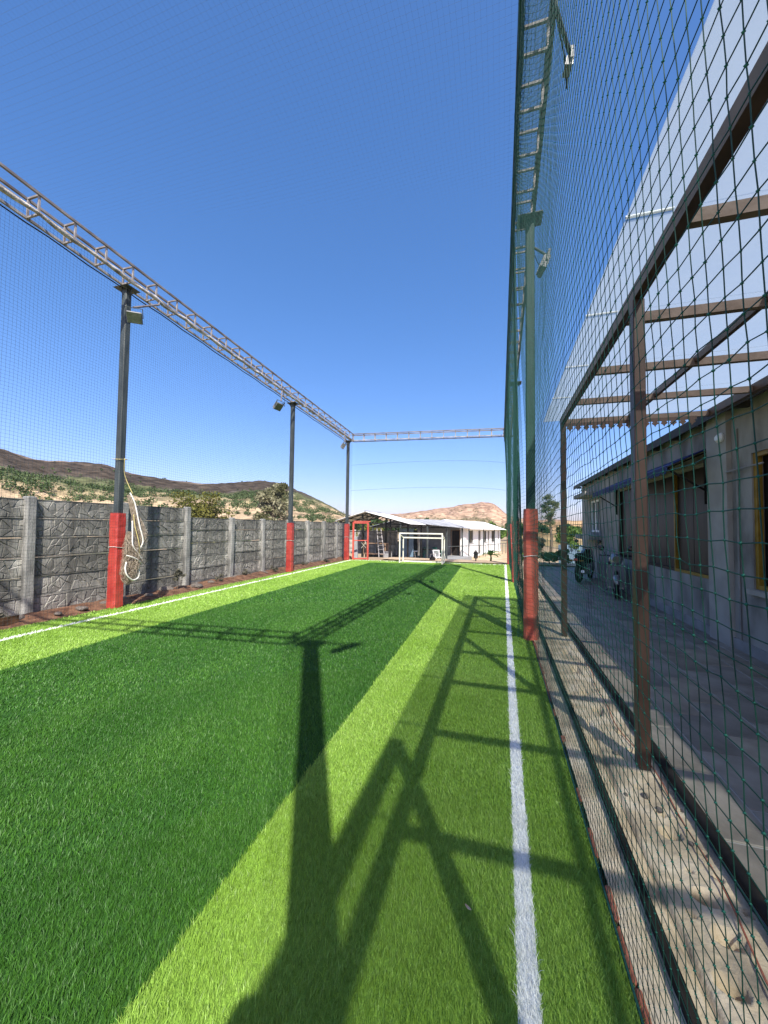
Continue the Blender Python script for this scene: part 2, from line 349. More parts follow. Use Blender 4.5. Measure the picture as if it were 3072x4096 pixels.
# ---- artificial turf
xl = lambda y: -6.86+.008*y
x1 = lambda y: -6.18-.0222*y-.035
x2 = lambda y: -6.18-.0222*y+.035
xb = lambda y: -4.90-.029*y
xr = lambda y: -1.11-.0228*y
x3 = lambda y: .08+.0085*y-.036
x4 = lambda y: .08+.0085*y+.036
xe = lambda y: .425+0*y
yend = lambda x: 17.05+.075*(x-.1)        # white end line
ydark = lambda x: 16.1+.09*(x+1.4)
LINES = [xl, x1, x2, xb, xr, x3, x4, xe]
STRIP = ['L', 'W', 'L', 'D', 'L', 'W', 'L']
def build_turf():
    vs, fs, mi = [], [], []
    mats = {'L': 0, 'D': 1, 'W': 2}
    for s in range(7):
        a, b = LINES[s], LINES[s+1]; z = STRIP[s]
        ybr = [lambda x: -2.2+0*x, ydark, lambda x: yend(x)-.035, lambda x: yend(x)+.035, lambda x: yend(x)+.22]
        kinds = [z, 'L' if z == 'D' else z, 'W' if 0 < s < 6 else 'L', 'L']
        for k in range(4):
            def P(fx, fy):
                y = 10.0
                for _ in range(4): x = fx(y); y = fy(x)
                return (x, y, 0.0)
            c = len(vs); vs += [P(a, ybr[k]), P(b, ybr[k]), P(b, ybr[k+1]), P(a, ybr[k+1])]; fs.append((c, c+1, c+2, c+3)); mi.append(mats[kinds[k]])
    me = bpy.data.meshes.new('turf'); me.from_pydata(vs, [], fs)
    for n in ('turf_light_back', 'turf_dark_back', 'turf_white_back'): me.materials.append(MATS[n])
    me.polygons.foreach_set('material_index', mi); me.update()
    tag(link('turf_backing', me), kind='structure')
build_turf()
def zone(x, y):
    z = np.full(x.shape, -1); inside = (x > xl(y)) & (x < xe(y)) & (y < yend(x)+.22)
    z[inside] = 0
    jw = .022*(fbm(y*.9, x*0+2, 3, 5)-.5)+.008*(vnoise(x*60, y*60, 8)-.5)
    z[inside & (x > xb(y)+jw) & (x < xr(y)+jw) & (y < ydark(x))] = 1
    jit = (vnoise(x*90, y*90, 5)-.5)*.012+.010*(fbm(y*1.1, x*0+7, 3, 3)-.5)
    w = ((x > x1(y)+jit) & (x < x2(y)+jit)) | ((x > x3(y)+jit) & (x < x4(y)+jit)); w &= y < yend(x)+.035
    e = (np.abs(y-yend(x)) < .035) & (x > x1(y)) & (x < x4(y))
    z[inside & (w | e)] = 2
    return z
def build_pile():
    P = [[], [], []]
    rings = [(0, .9, 6000, .004, .026), (.9, 2.3, 36000, .0018, .027), (2.3, 4.2, 14500, .0032, .027), (4.2, 8.0, 5000, .0062, .026), (8.0, 19.5, 1300, .014, .026)]
    for r0, r1, den, w, h in rings:
        x0, x1_, y0, y1_ = max(-7, -r1), .44, -1.9, min(17.5, r1)
        n = int((x1_-x0)*(y1_-y0)*den); x = RNG.uniform(x0, x1_, n); y = RNG.uniform(y0, y1_, n)
        r = np.hypot(x, y); az = np.degrees(np.arctan2(x, y+.5)); k = (r >= r0) & (r < r1) & (((az > -72) & (az < 52)) | (RNG.random(n) < .5))
        x, y = x[k], y[k]; zz = zone(x, y)
        for c in range(3):
            s = zz == c; m = s.sum()
            P[c].append(np.stack([x[s], y[s], np.full(m, w), np.full(m, h)], -1))
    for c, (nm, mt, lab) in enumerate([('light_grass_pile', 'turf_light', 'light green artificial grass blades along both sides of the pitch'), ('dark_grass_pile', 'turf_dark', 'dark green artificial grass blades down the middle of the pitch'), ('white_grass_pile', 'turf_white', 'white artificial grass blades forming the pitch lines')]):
        A = np.concatenate(P[c]); n = len(A); x, y, w, h = A.T
        w = w*RNG.uniform(.7, 1.3, n); h = h*RNG.uniform(.5, 1.2, n)
        a = RNG.uniform(0, 2*np.pi, n); la = RNG.normal(1.9, 1.2, n)+2.2*(fbm(x*.9, y*.45, 3, 31)-.45); lean = np.abs(RNG.normal(.55, .3, n))+.3*(fbm(x*1.7+9, y*.9, 3, 17)-.4)
        wx, wy = np.cos(a)*w/2, np.sin(a)*w/2; lx, ly = np.cos(la)*lean*h, np.sin(la)*lean*h
        zt = h/np.sqrt(1+lean**2*.6)
        V = np.zeros((n, 5, 3), np.float32); o = np.stack([x, y, np.zeros(n)], -1)
        V[:, 0] = o+np.stack([-wx, -wy, 0*x], -1); V[:, 1] = o+np.stack([wx, wy, 0*x], -1)
        mid = o+np.stack([lx*.35, ly*.35, zt*.6], -1)
        V[:, 2] = mid+np.stack([wx*.85, wy*.85, 0*x], -1); V[:, 3] = mid+np.stack([-wx*.85, -wy*.85, 0*x], -1)
        V[:, 4] = o+np.stack([lx, ly, zt], -1)
        b = np.arange(n)[:, None]*5
        me = fast_mesh(nm, V, b+np.array([[0, 1, 2, 3]]), b+np.array([[3, 2, 4]]))
        tag(link(nm, me, mt), lab, 'grass', kind='stuff')
build_pile()

# ---- soil strip with stones under the boundary wall
def soil():
    xs = np.linspace(-7.7, -6.75, 14); ys = np.linspace(-2, 18, 160)
    def zf(X, Y):
        k = np.clip((-6.8-X)/.7, 0, 1); return -.03+.10*np.sin(k*np.pi*.8)*(.3+vnoise(X*4, Y*2, 8))
    X, Y = np.meshgrid(xs, ys); Z = zf(X, Y)+(fbm(X*9, Y*9, 4, 2)-.5)*.07
    n, m = X.shape; idx = np.arange(n*m).reshape(n, m)
    q = np.stack([idx[:-1, :-1], idx[:-1, 1:], idx[1:, 1:], idx[1:, :-1]], -1).reshape(-1, 4)
    tag(link('soil_strip', fast_mesh('soil_strip', np.stack([X, Y, Z], -1).reshape(-1, 3), q), 'red_soil'), kind='structure')
soil()
def rock_mesh(seed, n=2):
    bm = bmesh.new(); bmesh.ops.create_icosphere(bm, subdivisions=n, radius=1)
    rr = random.Random(seed); off = [rr.uniform(0, 50) for _ in range(3)]
    for v in bm.verts:
        k = 1+.45*(float(vnoise(v.co.x*1.3+off[0], v.co.y*1.3+off[1]+v.co.z, seed))-.5)
        v.co *= k; v.co.z *= .6
    me = bpy.data.meshes.new('stone'); bm.to_mesh(me); bm.free(); return me
ROCKS = [rock_mesh(k) for k in range(4)]
for i, (x, y, s) in enumerate([(-7.25, 4.1, .13), (-7.05, 5.0, .09), (-7.3, 5.9, .12), (-7.1, 6.4, .08), (-7.35, 7.1, .14), (-7.12, 7.75, .15), (-7.25, 8.4, .08), (-7.2, 3.6, .10), (-7.0, 4.6, .06), (-7.15, 5.5, .07), (-7.3, 9.4, .10), (-7.2, 10.7, .09)]):
    o = link('loose_stone', ROCKS[i % 4], 'stone', None, (x, y, .05)); o.scale = (s, s*1.2, s*.8); o.rotation_euler = (0, 0, i*1.3)
    tag(o, 'loose brown stone lying on the soil below the panel wall', 'stone', 'loose stones below the panel wall')

# ================================================================== PANEL WALL
def split_poly(poly, rr, amax):
    def area(p): return abs(sum(p[i][0]*p[(i+1) % len(p)][1]-p[(i+1) % len(p)][0]*p[i][1] for i in range(len(p))))/2
    if area(poly) < amax*rr.uniform(.6, 1.5): return [poly]
    cx = sum(p[0] for p in poly)/len(poly); cy = sum(p[1] for p in poly)/len(poly)
    w = max(p[0] for p in poly)-min(p[0] for p in poly); h = max(p[1] for p in poly)-min(p[1] for p in poly)
    ang = (math.pi/2 if w > h else 0)+rr.choice([0, 0, 0, .4, -.4, .7, -.7])+rr.uniform(-.2, .2)
    cx += rr.uniform(-.15, .15)*w; cy += rr.uniform(-.15, .15)*h; nx, ny = -math.sin(ang), math.cos(ang)
    A, B = [], []
    for i in range(len(poly)):
        p, q = poly[i], poly[(i+1) % len(poly)]; dp = (p[0]-cx)*nx+(p[1]-cy)*ny; dq = (q[0]-cx)*nx+(q[1]-cy)*ny
        (A if dp >= 0 else B).append(p)
        if dp*dq < 0:
            t = dp/(dp-dq); r_ = (p[0]+(q[0]-p[0])*t, p[1]+(q[1]-p[1])*t); A.append(r_); B.append(r_)
    if len(A) < 3 or len(B) < 3: return [poly]
    return split_poly(A, rr, amax)+split_poly(B, rr, amax)
def panel_mesh(seed, L, H):
    rr = random.Random(seed); m = MB(); m.box(-.06, -.012, 0, L, 0, H)
    m.box(-.012, .004, 0, L, 0, .012); m.box(-.012, .004, 0, L, H-.012, H)
    for p in split_poly([(.01, .016), (L-.01, .016), (L-.01, H-.016), (.01, H-.016)], rr, .020):
        cx = sum(q[0] for q in p)/len(p); cy = sum(q[1] for q in p)/len(p)
        def ins(d): 
            out = []
            for q in p:
                dx, dy = q[0]-cx, q[1]-cy; k = max(.25, 1-d/max(math.hypot(dx, dy), 1e-4)); out.append((cx+dx*k, cy+dy*k))
            return out
        ht = rr.uniform(.008, .019); tx, ty = rr.uniform(-.12, .12), rr.uniform(-.12, .12)
        base = [(-.013, a, b) for a, b in ins(.006)]; topv = [(-.012+ht+tx*(a-cx)+ty*(b-cy), a, b) for a, b in ins(.018)]
        n = len(p); m.add(base+topv, [tuple(range(n, 2*n))]+[(k, (k+1) % n, n+(k+1) % n, n+k) for k in range(n)])
    return m.mesh('panel')
POSTY = [-1.95, -.35, 1.25, 2.87, 4.48, 6.15, 7.87, 9.53, 11.14, 12.75, 14.27, 15.75, 17.17, 18.6]
WX = -7.6
def build_wall():
    t = thing('panel_wall', 'grey precast concrete panel wall with stone relief along the left side of the pitch', 'wall', (WX, 8, 0))
    PM = [panel_mesh(s, 1.6, .33) for s in range(6)]
    pm = MB(); pm.cbox(-.07, .07, -.075, .075, -.3, 2.0, .018); post = pm.mesh('wall_post')
    k = 0
    for i, y in enumerate(POSTY):
        topz = 1.99 if y < 7.9 else 1.765
        inst('wall_post', post, 'post_concrete', t, (.02+.006*math.sin(i*2.1), y-8, topz-2.0), (.008*math.sin(i*5.1), .010*math.sin(i*3), 0))
        if i == len(POSTY)-1: break
        L = POSTY[i+1]-y; base = 1.96-6*.333 if y < 7.8 else 1.735-6*.333
        for r_ in range(6):
            o = inst('panel', PM[(k*5+r_*3+i) % 6], 'cast_concrete', t, (.007*math.sin(k*1.7), y-8+.05, base+r_*.333+.004*math.sin(k*4.3)), (.003*math.sin(k*2.9), .012*math.sin(k*3.7), 0), (1, (L-.10)/1.6, .325/.33)); k += 1
build_wall()

# ================================================================== NETS
def cords(nodes, r, sides=3, horiz_axis='u'):
    """nodes: (K,M,3) polylines -> tube mesh arrays"""
    K, M, _ = nodes.shape
    d = np.zeros_like(nodes); d[:, 1:-1] = nodes[:, 2:]-nodes[:, :-2]; d[:, 0] = nodes[:, 1]-nodes[:, 0]; d[:, -1] = nodes[:, -1]-nodes[:, -2]
    d /= np.linalg.norm(d, axis=-1, keepdims=True)+1e-9
    ref = np.where(np.abs(d[..., 2:3]) > .7, np.array([1.0, .13, 0]), np.array([.05, .1, 1.0]))
    a = np.cross(d, ref); a /= np.linalg.norm(a, axis=-1, keepdims=True)+1e-9; b = np.cross(d, a)
    ang = 2*np.pi*np.arange(sides)/sides
    V = nodes[:, :, None, :]+r*(np.cos(ang)[None, None, :, None]*a[:, :, None, :]+np.sin(ang)[None, None, :, None]*b[:, :, None, :])
    idx = np.arange(K*M*sides).reshape(K, M, sides); nx = np.roll(idx, -1, axis=2)
    q = np.stack([idx[:, :-1], nx[:, :-1], nx[:, 1:], idx[:, 1:]], -1).reshape(-1, 4)
    return V.reshape(-1, 3), q
def net_mesh(name, G, r, su=1, sv=1):
    """G: (U,V,3) knots; cords along v every column, along u every row; su/sv thin the points along a cord"""
    def thin(A, s):
        if s <= 1: return A
        i = np.unique(np.append(np.arange(0, A.shape[1], s), A.shape[1]-1)); return A[:, i]
    V1, q1 = cords(thin(G, sv), r); V2, q2 = cords(thin(np.swapaxes(G, 0, 1), su), r)
    return fast_mesh(name, np.concatenate([V1, V2]), np.concatenate([q1, q2+len(V1)]))
TZ_R = lambda y: 6.28-.040*y
TZ_L = lambda y: 6.28-.048*y
def build_right_net():
    c = .048; ys = np.arange(-1.0, 17.6, c); nv = 124
    Y, v = np.meshgrid(ys, np.linspace(0, 1, nv), indexing='ij')
    ztop = TZ_R(Y)+.02; Z = .015+(ztop-.015)*v
    xbm = np.where(Y < 5.3, .435, .37)
    for py in (5.78, 11.72, 17.5): xbm = xbm-(.06+.07*(py < 6))*np.exp(-((Y-py)/.32)**2)*(1-.75*np.clip((Z-1.9)/1.5, 0, 1))
    X = xbm+(.188-xbm)*np.clip(v, 0, 1)+.018*np.sin(Y*1.3+Z*.9)*np.sin(np.pi*v)+.02*(fbm(Y*.7, Z*.7, 3, 44)-.5)*np.sin(np.pi*v)
    X = X+.004*(vnoise(Y*9, Z*9, 3)-.5)
    Y = Y+.006*(vnoise(Y*30, Z*30, 4)-.5)+.012*(fbm(Y*2, Z*2, 2, 9)-.5)
    Z = Z-.014*np.abs(np.sin((Y+.3)*np.pi/1.5))*v+.010*(vnoise(Y*25+7, Z*25, 6)-.5)+.03*(fbm(Y*1.5, Z*.7, 2, 12)-.5)
    G = np.stack([X, Y, Z], -1)
    t = thing('sports_net', 'tall green knotted safety net close beside the camera along the right touchline', 'net', (.43, 6, 0))
    off = np.array([.43, 6, 0])
    link('mesh', net_mesh('mesh', G-off, .0013), 'net_green', t)
    near = G[ys < 6.2].reshape(-1, 3)-off; n = len(near); s = .0032*(.8+.5*RNG.random((n, 1, 1)))
    oc = np.array([[1, 0, 0], [-1, 0, 0], [0, 1, 0], [0, -1, 0], [0, 0, 1], [0, 0, -1]], float)
    V = near[:, None, :]+oc[None]*s; b = np.arange(n)[:, None, None]*6
    tr = np.array([[0, 2, 4], [2, 1, 4], [1, 3, 4], [3, 0, 4], [2, 0, 5], [1, 2, 5], [3, 1, 5], [0, 3, 5]])
    o = link('knots', fast_mesh('knots', V, tris=(b+tr[None]).reshape(-1, 3)), 'net_green_bright', t); o['kind'] = 'stuff'
    Y2, w2 = np.meshgrid(np.arange(-.8, 17.4, .048), np.linspace(0, 1, 9), indexing='ij'); G2 = np.stack([.175+.265*w2, Y2+.01*(vnoise(Y2*9, w2*9, 2)-.5), TZ_R(Y2)-.03-.05*np.sin(np.pi*w2)*(.6+.8*vnoise(Y2*1.5, w2*2, 4))], -1)
    link('top_fold', net_mesh('top_fold', G2-off, .0017, 2, 1), 'net_green', t)
    Y3, w3 = np.meshgrid(np.arange(-.8, 17.4, .048), np.linspace(0, 1, 12), indexing='ij'); G3 = np.stack([.175-.012+.02*w3+.01*np.sin(Y3*4), Y3, TZ_R(Y3)-.02-.42*w3*(.75+.5*fbm(Y3*.8, w3*0, 3, 8))], -1)
    link('hanging_fold', net_mesh('hanging_fold', G3-off, .0015, 2, 2), 'net_green', t)
    ft = MB(); ft.tube([(.425, y, .02+.004*math.sin(y*5)) for y in np.arange(-1, 17.5, .3)], .0045, 5); ft.build('foot_rope', 'net_green', t)
    # vertical lacing where two net widths are joined
    lc = MB(); lc.tube([(float(np.interp(z/6, [0, 1], [.355, .20])), 6.35+.03*math.sin(z*2), z) for z in np.arange(.05, 6.0, .15)], .010, 5); lc.build('lacing_cord', 'net_green', t)
build_right_net()
def build_left_net():
    c = .05; ys = np.arange(-1.2, 16.5, c); nv = 120
    Y, v = np.meshgrid(ys, np.linspace(0, 1, nv), indexing='ij'); Z = .02+(TZ_L(Y)-.02)*v
    X = -6.60+.10*v+.05*np.sin(Y*.9)*np.sin(np.pi*v)-.03
    Z = Z-.03*np.abs(np.sin(Y*np.pi/1.2))*v; Y = Y+.03*(fbm(Y, Z, 3, 4)-.5)
    t = thing('sports_net', 'dark square-mesh safety net hung from the left truss in front of the panel wall', 'net', (-6.6, 6, 0))
    off = np.array([-6.6, 6, 0])
    link('mesh', net_mesh('mesh', np.stack([X, Y, Z], -1)-off, .00125, 4, 4), 'net_dark', t)
build_left_net()
def build_far_net():
    xs = np.arange(-6.5, .4, .05); X, v = np.meshgrid(xs, np.linspace(0, 1, 112), indexing='ij')
    Y = 16.75+(X+6.5)/6.9*.75+.05*np.sin(X*1.1)*np.sin(np.pi*v); Z = .02+5.52*v-.02*np.abs(np.sin(X*2))*v
    t = thing('sports_net', 'thin pale end net behind the small goal at the far end', 'net', (-3, 17.1, 0)); off = np.array([-3, 17.1, 0])
    link('mesh', net_mesh('mesh', np.stack([X, Y, Z], -1)-off, .0008, 5, 5), 'net_thin', t)
    for z, s in ((4.55, .18), (3.34, .22)):
        m = MB(); m.tube([(-6.75+7.1*k/24, 16.9+.75*k/24, z-.10*(1-k/24)**2+s*.25*math.sin(math.pi*k/24)-.14*(k/24)**7) for k in range(25)], .004, 5); m.build('support_wire', 'net_dark', t)
build_far_net()
def build_top_net():
    xs = np.arange(-6.5, .25, .055); ys = np.arange(-1.0, 16.8, .055); X, Y = np.meshgrid(xs, ys, indexing='ij')
    Z = 6.42-.044*Y-.10*np.sin(np.pi*(X+6.5)/6.75)-.02*np.sin(Y*2.1+X); Xj = X+.05*np.sin(Y*3.1)*np.sin(X*.9)*.5
    t = thing('sports_net', 'thin overhead net stretched between the trusses above the pitch', 'net', (-3, 8, 6)); off = np.array([-3, 8, 6])
    link('mesh', net_mesh('mesh', np.stack([Xj, Y, Z], -1)-off, .0005, 5, 5), 'net_thin', t)
build_top_net()

# ================================================================== TRUSSES
def truss(label, a, b, w=.28, h=.29, step=.5, lite=False):
    a, b = Vector(a), Vector(b); d = b-a; L = d.length; mid = (a+b)/2; dn = d.normalized(); lat = Vector((dn.y, -dn.x, 0)).normalized(); up = Vector((0, 0, 1))
    t = thing('box_truss', label, 'truss', a)
    for sx in (-1, 1):
        for sz in (0, 1):
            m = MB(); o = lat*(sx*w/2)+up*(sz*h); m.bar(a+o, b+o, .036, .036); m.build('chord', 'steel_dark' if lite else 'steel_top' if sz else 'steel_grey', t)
    m = MB(); c = .026
    def B(p, q): m.bar(p, q, c, c)
    l2, hw = lat*(w/2-.02), up*h
    B(-l2+up*.02, -l2+hw-up*.02); B(l2+up*.02, l2+hw-up*.02); B(-l2+hw, l2+hw); B(-l2, l2)
    me = m.mesh('batten'); n = int(L/step)
    for k in range(n+1):
        inst('batten', me, 'steel_top' if lite else 'steel_grey', t, dn*(L*(k+.03)/(n+.06)))
    return t
NZ = 6.36
tl = truss('long grey box truss along the left side carrying the floodlights', (-6.66, -1.3, TZ_L(-1.3)), (-6.60, 16.45, TZ_L(16.45)))
tr_ = truss('long box truss along the right side above the green net', (.32, -.8, TZ_R(-.8)), (.32, 17.5, TZ_R(17.5)), lite=True)
tf = truss('far end truss crossing the sky behind the goal', (-6.58, 16.6, 5.52), (.18, 17.5, 5.60), h=.3, step=.52)
tn = truss('near end truss behind the camera, shown by its ladder shadow', (-6.5, -1.3, NZ), (.18, -.78, NZ))
hr = MB(); hr.tube([(-6.50+.02*math.sin(y*7), y, TZ_L(y)-.02+.012*math.sin(y*9)) for y in np.arange(-1, 16.4, .25)], [.034+.008*math.sin(k*1.9) for k in range(len(np.arange(-1, 16.4, .25)))], 7)
hr.build('net_wrap', 'rope_wrap', tl, smooth=True)
hr = MB(); hr.tube([(.185+.01*math.sin(y*7), y, TZ_R(y)-.02+.01*math.sin(y*9)) for y in np.arange(-.7, 17.4, .25)], .026, 6)
hr.build('net_wrap', 'net_green', tr_, smooth=True)
cb = MB(); cb.tube([(-6.82, y, TZ_L(y)-.03-.02*math.sin(y*3)**2) for y in np.arange(-1, 16.3, .3)], .011, 5); cb.build('power_cable', 'black_iron', tl)

# ================================================================== POSTS WITH PADS
def net_post(label, x, y, top, pad_top, pw=.205, polew=.12, padmat='pad_red', group='padded net posts', dx=0, polemat='steel_dark'):
    t = thing('net_post', label, 'post', (x, y, 0), 0, group)
    m = MB(); m.cbox(-polew/2, polew/2, -polew/2, polew/2, 0, top-.012, .012); m.local('pole', polemat, t)
    m = MB(); m.box(-.17, .17, -.14, .14, top-.012, top)
    for s in (-1, 1): m.poly([(s*.075, top-.012), (s*.15, top-.012), (s*.075, top-.13)], -.005, .005, Matrix(((1, 0, 0, 0), (0, 0, 1, 0), (0, 1, 0, 0), (0, 0, 0, 1))))
    m.local('top_plate', 'steel_dark', t)
    # pad: soft square sleeve in stacked rings with bulges and creases
    bm = bmesh.new(); rings = []; rr = random.Random(int(x*100+y*7)); n = 26; h = pw/2; c = .03
    outl = [(-h+c, -h), (0, -h), (h-c, -h), (h, -h+c), (h, 0), (h, h-c), (h-c, h), (0, h), (-h+c, h), (-h, h-c), (-h, 0), (-h, -h+c)]
    for k in range(n+1):
        z = .004+pad_top*k/n; s = 1+.025*math.sin(k*1.9+rr.random())+rr.uniform(-.012, .012)-(.05 if k in (16, 17) else 0)
        if k in (0, n): s -= .02
        rings.append([bm.verts.new((dx+px*s+rr.uniform(-.003, .003), py*s+rr.uniform(-.003, .003), z)) for px, py in outl])
    for k in range(n):
        for j in range(12):
            i = (j+1) % 12; bm.faces.new((rings[k][j], rings[k][i], rings[k+1][i], rings[k+1][j]))
    bm.faces.new(rings[n]); bm.faces.new(rings[0][::-1])
    me = bpy.data.meshes.new('pad'); bm.to_mesh(me); bm.free(); link('pad', me, padmat, t)
    m = MB(); m.tube([(dx+px*1.02, py*1.02, pad_top*.64+.01*math.sin(q)) for q, (px, py) in enumerate(outl+outl[:1])], .006, 5); m.local('tie_cord', 'rope_white', t)
    return t
net_post('nearest left dark steel post with red pad and a bundled net hanging from it', -6.82, 5.43, TZ_L(5.43), 1.74)
net_post('dark steel post with red pad in the middle of the left side', -6.78, 11.53, TZ_L(11.53), 1.64)
net_post('dark steel corner post with red pad beside the red gate', -6.72, 16.4, TZ_L(16.4), 1.66)
net_post('post with large faded red pad behind the green net, nearest on the right', .415, 5.80, TZ_R(5.8), 1.82, pw=.19, polew=.12, padmat='pad_faded', polemat='pole_green')
net_post('right side post with red pad second from the camera, half hidden by green net', .43, 11.75, TZ_R(11.75), 1.76, pw=.2, polew=.12, polemat='pole_green')
net_post('red padded corner post at the far right end of the pitch', .40, 17.5, TZ_R(17.5), 1.74, pw=.2, polew=.12, polemat='pole_green')
net_post('corner post just behind the camera casting the broad central shadow', .45, -.78, NZ, 1.75, pw=.22, polew=.16)

# ================================================================== FLOODLIGHTS
def flood(label, anchor, lampc, aim, group='floodlights on the trusses', sc_=1.0, cable=True):
    anchor, lampc = Vector(anchor), Vector(lampc); t = thing('floodlight', label, 'floodlight', lampc, 0, group)
    q = Vector(aim).normalized().to_track_quat('-Y', 'Z').to_matrix().to_4x4()
    w, h, d = .19*sc_, .15*sc_, .04*sc_
    def P(m, name, mt): 
        m.v = [tuple(q @ Vector(v)) for v in m.v]; return m.local(name, mt, t)
    m = MB(); m.cbox(-w, w, -d, d, -h, h, .012)
    for k in range(7): m.box(-w*.85+k*w*.27, -w*.85+k*w*.27+.012, d, d+.035, -h*.85, h*.85)
    P(m, 'housing', 'lamp_case')
    m = MB(); m.box(-w*.92, w*.92, -d-.006, -d-.001, -h*.9, h*.9); P(m, 'lens', 'lamp_lens')
    m = MB(); m.bar((-w-.012, 0, 0), (-w-.012, .02, h+.06), .03, .008); m.bar((w+.012, 0, 0), (w+.012, .02, h+.06), .03, .008); m.bar((-w-.012, .02, h+.06), (w+.012, .02, h+.06), .03, .008); P(m, 'yoke', 'steel_dark')
    top = q @ Vector((0, .02, h+.065)); m = MB(); a = anchor-lampc
    m.tube([a, a*.97+Vector((0, 0, -.05)), top*1.0], .019, 8); m.local('arm', 'steel_dark' if anchor.x > 0 else 'steel_top', t)
    if cable:
        m = MB(); m.tube([a+Vector((0, .05, 0)), a*.6+Vector((.05, .16, -.1)), top+Vector((0, .2, -.1)), top+Vector((0, .04, -.04))], .007, 5); m.local('cable', 'black_iron', t)
    return t
flood('floodlight beside the nearest left post, hung below the left truss', (-6.48, 5.85, 5.96), (-6.42, 5.28, 5.33), (.55, -.75, -.62), cable=False, sc_=.66)
flood('floodlight hanging from the left truss before the middle left post', (-6.48, 10.35, 5.74), (-6.25, 9.80, 5.05), (.75, -.1, -.62), sc_=.75)
flood('small floodlight under the far left corner of the truss', (-6.46, 15.3, 5.50), (-6.2, 14.6, 4.86), (.85, .15, -.5), sc_=.75)
flood('floodlight behind the green net above the nearest right post', (.45, 6.2, 6.0), (.64, 6.15, 5.55), (.9, .2, -.35), sc_=.7)
flood('floodlight high on the right truss behind the green net', (.45, 3.4, 6.1), (.62, 3.75, 5.85), (.95, .1, -.2), sc_=.32)
flood('floodlight on the near corner behind the camera', (.45, -.6, 6.3), (.80, -.5, 6.0), (.7, -.3, -.6))

# ================================================================== BUNDLED NET
def bundle():
    t = thing('bundled_net', 'bundled beige goal net with white ropes tied to the nearest left post', 'net', (-6.55, 5.48, .5))
    rr = np.random.default_rng(5); V = []; 
    segs = []
    def strand_cloud(path, rad, n):
        path = np.array(path)
        for _ in range(n):
            k = rr.uniform(0, len(path)-1.01); pts = []
            ph = rr.normal(0, 1, 3); ph /= np.linalg.norm(ph)
            for s in range(7):
                u = np.clip(k+(s-3)*.22, 0, len(path)-1.001); i = int(u); p = path[i]*(1-u+i)+path[i+1]*(u-i); rd = np.interp(u, range(len(path)), rad)
                dirv = ph+rr.normal(0, .35, 3); dirv /= np.linalg.norm(dirv)
                pts.append(p+dirv*rd*rr.uniform(.6, 1.05))
            segs.append(pts)
    strand_cloud([(-6.58, 5.43, 2.05), (-6.55, 5.55, 1.7), (-6.52, 5.66, 1.35), (-6.52, 5.64, 1.08)], [.03, .07, .13, .09], 260)
    strand_cloud([(-6.52, 5.42, 1.35), (-6.50, 5.45, 1.1), (-6.50, 5.48, .9), (-6.5, 5.42, .66), (-6.5, 5.40, .52)], [.06, .15, .18, .16, .09], 520)
    V, q = cords(np.array(segs), .0018); off = np.array([-6.55, 5.48, .5])
    link('net_folds', fast_mesh('net_folds', V-off, q), 'net_beige', t)
    def rope(name, pts, r, mt):
        # catmull through the points
        P = [Vector(p) for p in pts]; out = []
        for i in range(len(P)-1):
            p0, p1, p2, p3 = P[max(i-1, 0)], P[i], P[i+1], P[min(i+2, len(P)-1)]
            for s in range(6):
                u = s/6; out.append(.5*((2*p1)+(p2-p0)*u+(2*p0-5*p1+4*p2-p3)*u*u+(3*p1-p0-3*p2+p3)*u**3))
        out.append(P[-1]); m = MB(); m.tube(out, r, 6); m.build(name, mt, t, smooth=True)
    X = -6.42
    rope('border_rope', [(-6.55, 5.43, 2.12), (X-.08, 5.47, 1.98), (X-.06, 5.50, 1.85), (X-.02, 5.56, 1.5), (X, 5.62, 1.25), (X, 5.58, 1.12), (X, 5.50, 1.08)], .013, 'rope_white')
    rope('border_rope', [(X-.04, 5.42, 1.6), (X, 5.40, 1.35), (X+.02, 5.40, 1.15), (X+.02, 5.50, 1.02), (X+.03, 5.58, .9)], .012, 'rope_white')
    rope('border_rope', [(X+.02, 5.28, .98), (X+.05, 5.36, .95), (X+.04, 5.50, .88), (X, 5.6, .8)], .012, 'rope_white')
    rope('border_rope', [(X, 5.30, .86), (X+.04, 5.25, .74), (X+.06, 5.28, .62), (X+.05, 5.40, .53), (X+.03, 5.52, .56), (X, 5.56, .68), (X-.02, 5.5, .8)], .013, 'rope_white')
    rope('tie_cord', [(-6.60, 5.34, 2.75), (-6.66, 5.40, 2.45), (-6.52, 5.46, 2.1)], .006, 'rope_yellow')
    rope('tie_cord', [(X-.06, 5.46, 1.72), (X-.03, 5.47, 1.5), (X+.02, 5.52, 1.2), (X, 5.56, .98)], .007, 'rope_yellow')
    rope('tie_cord', [(-6.76, 5.35, 2.74), (-6.73, 5.5, 2.76), (-6.9, 5.52, 2.76), (-6.9, 5.34, 2.75), (-6.76, 5.35, 2.74)], .006, 'rope_yellow')
bundle()

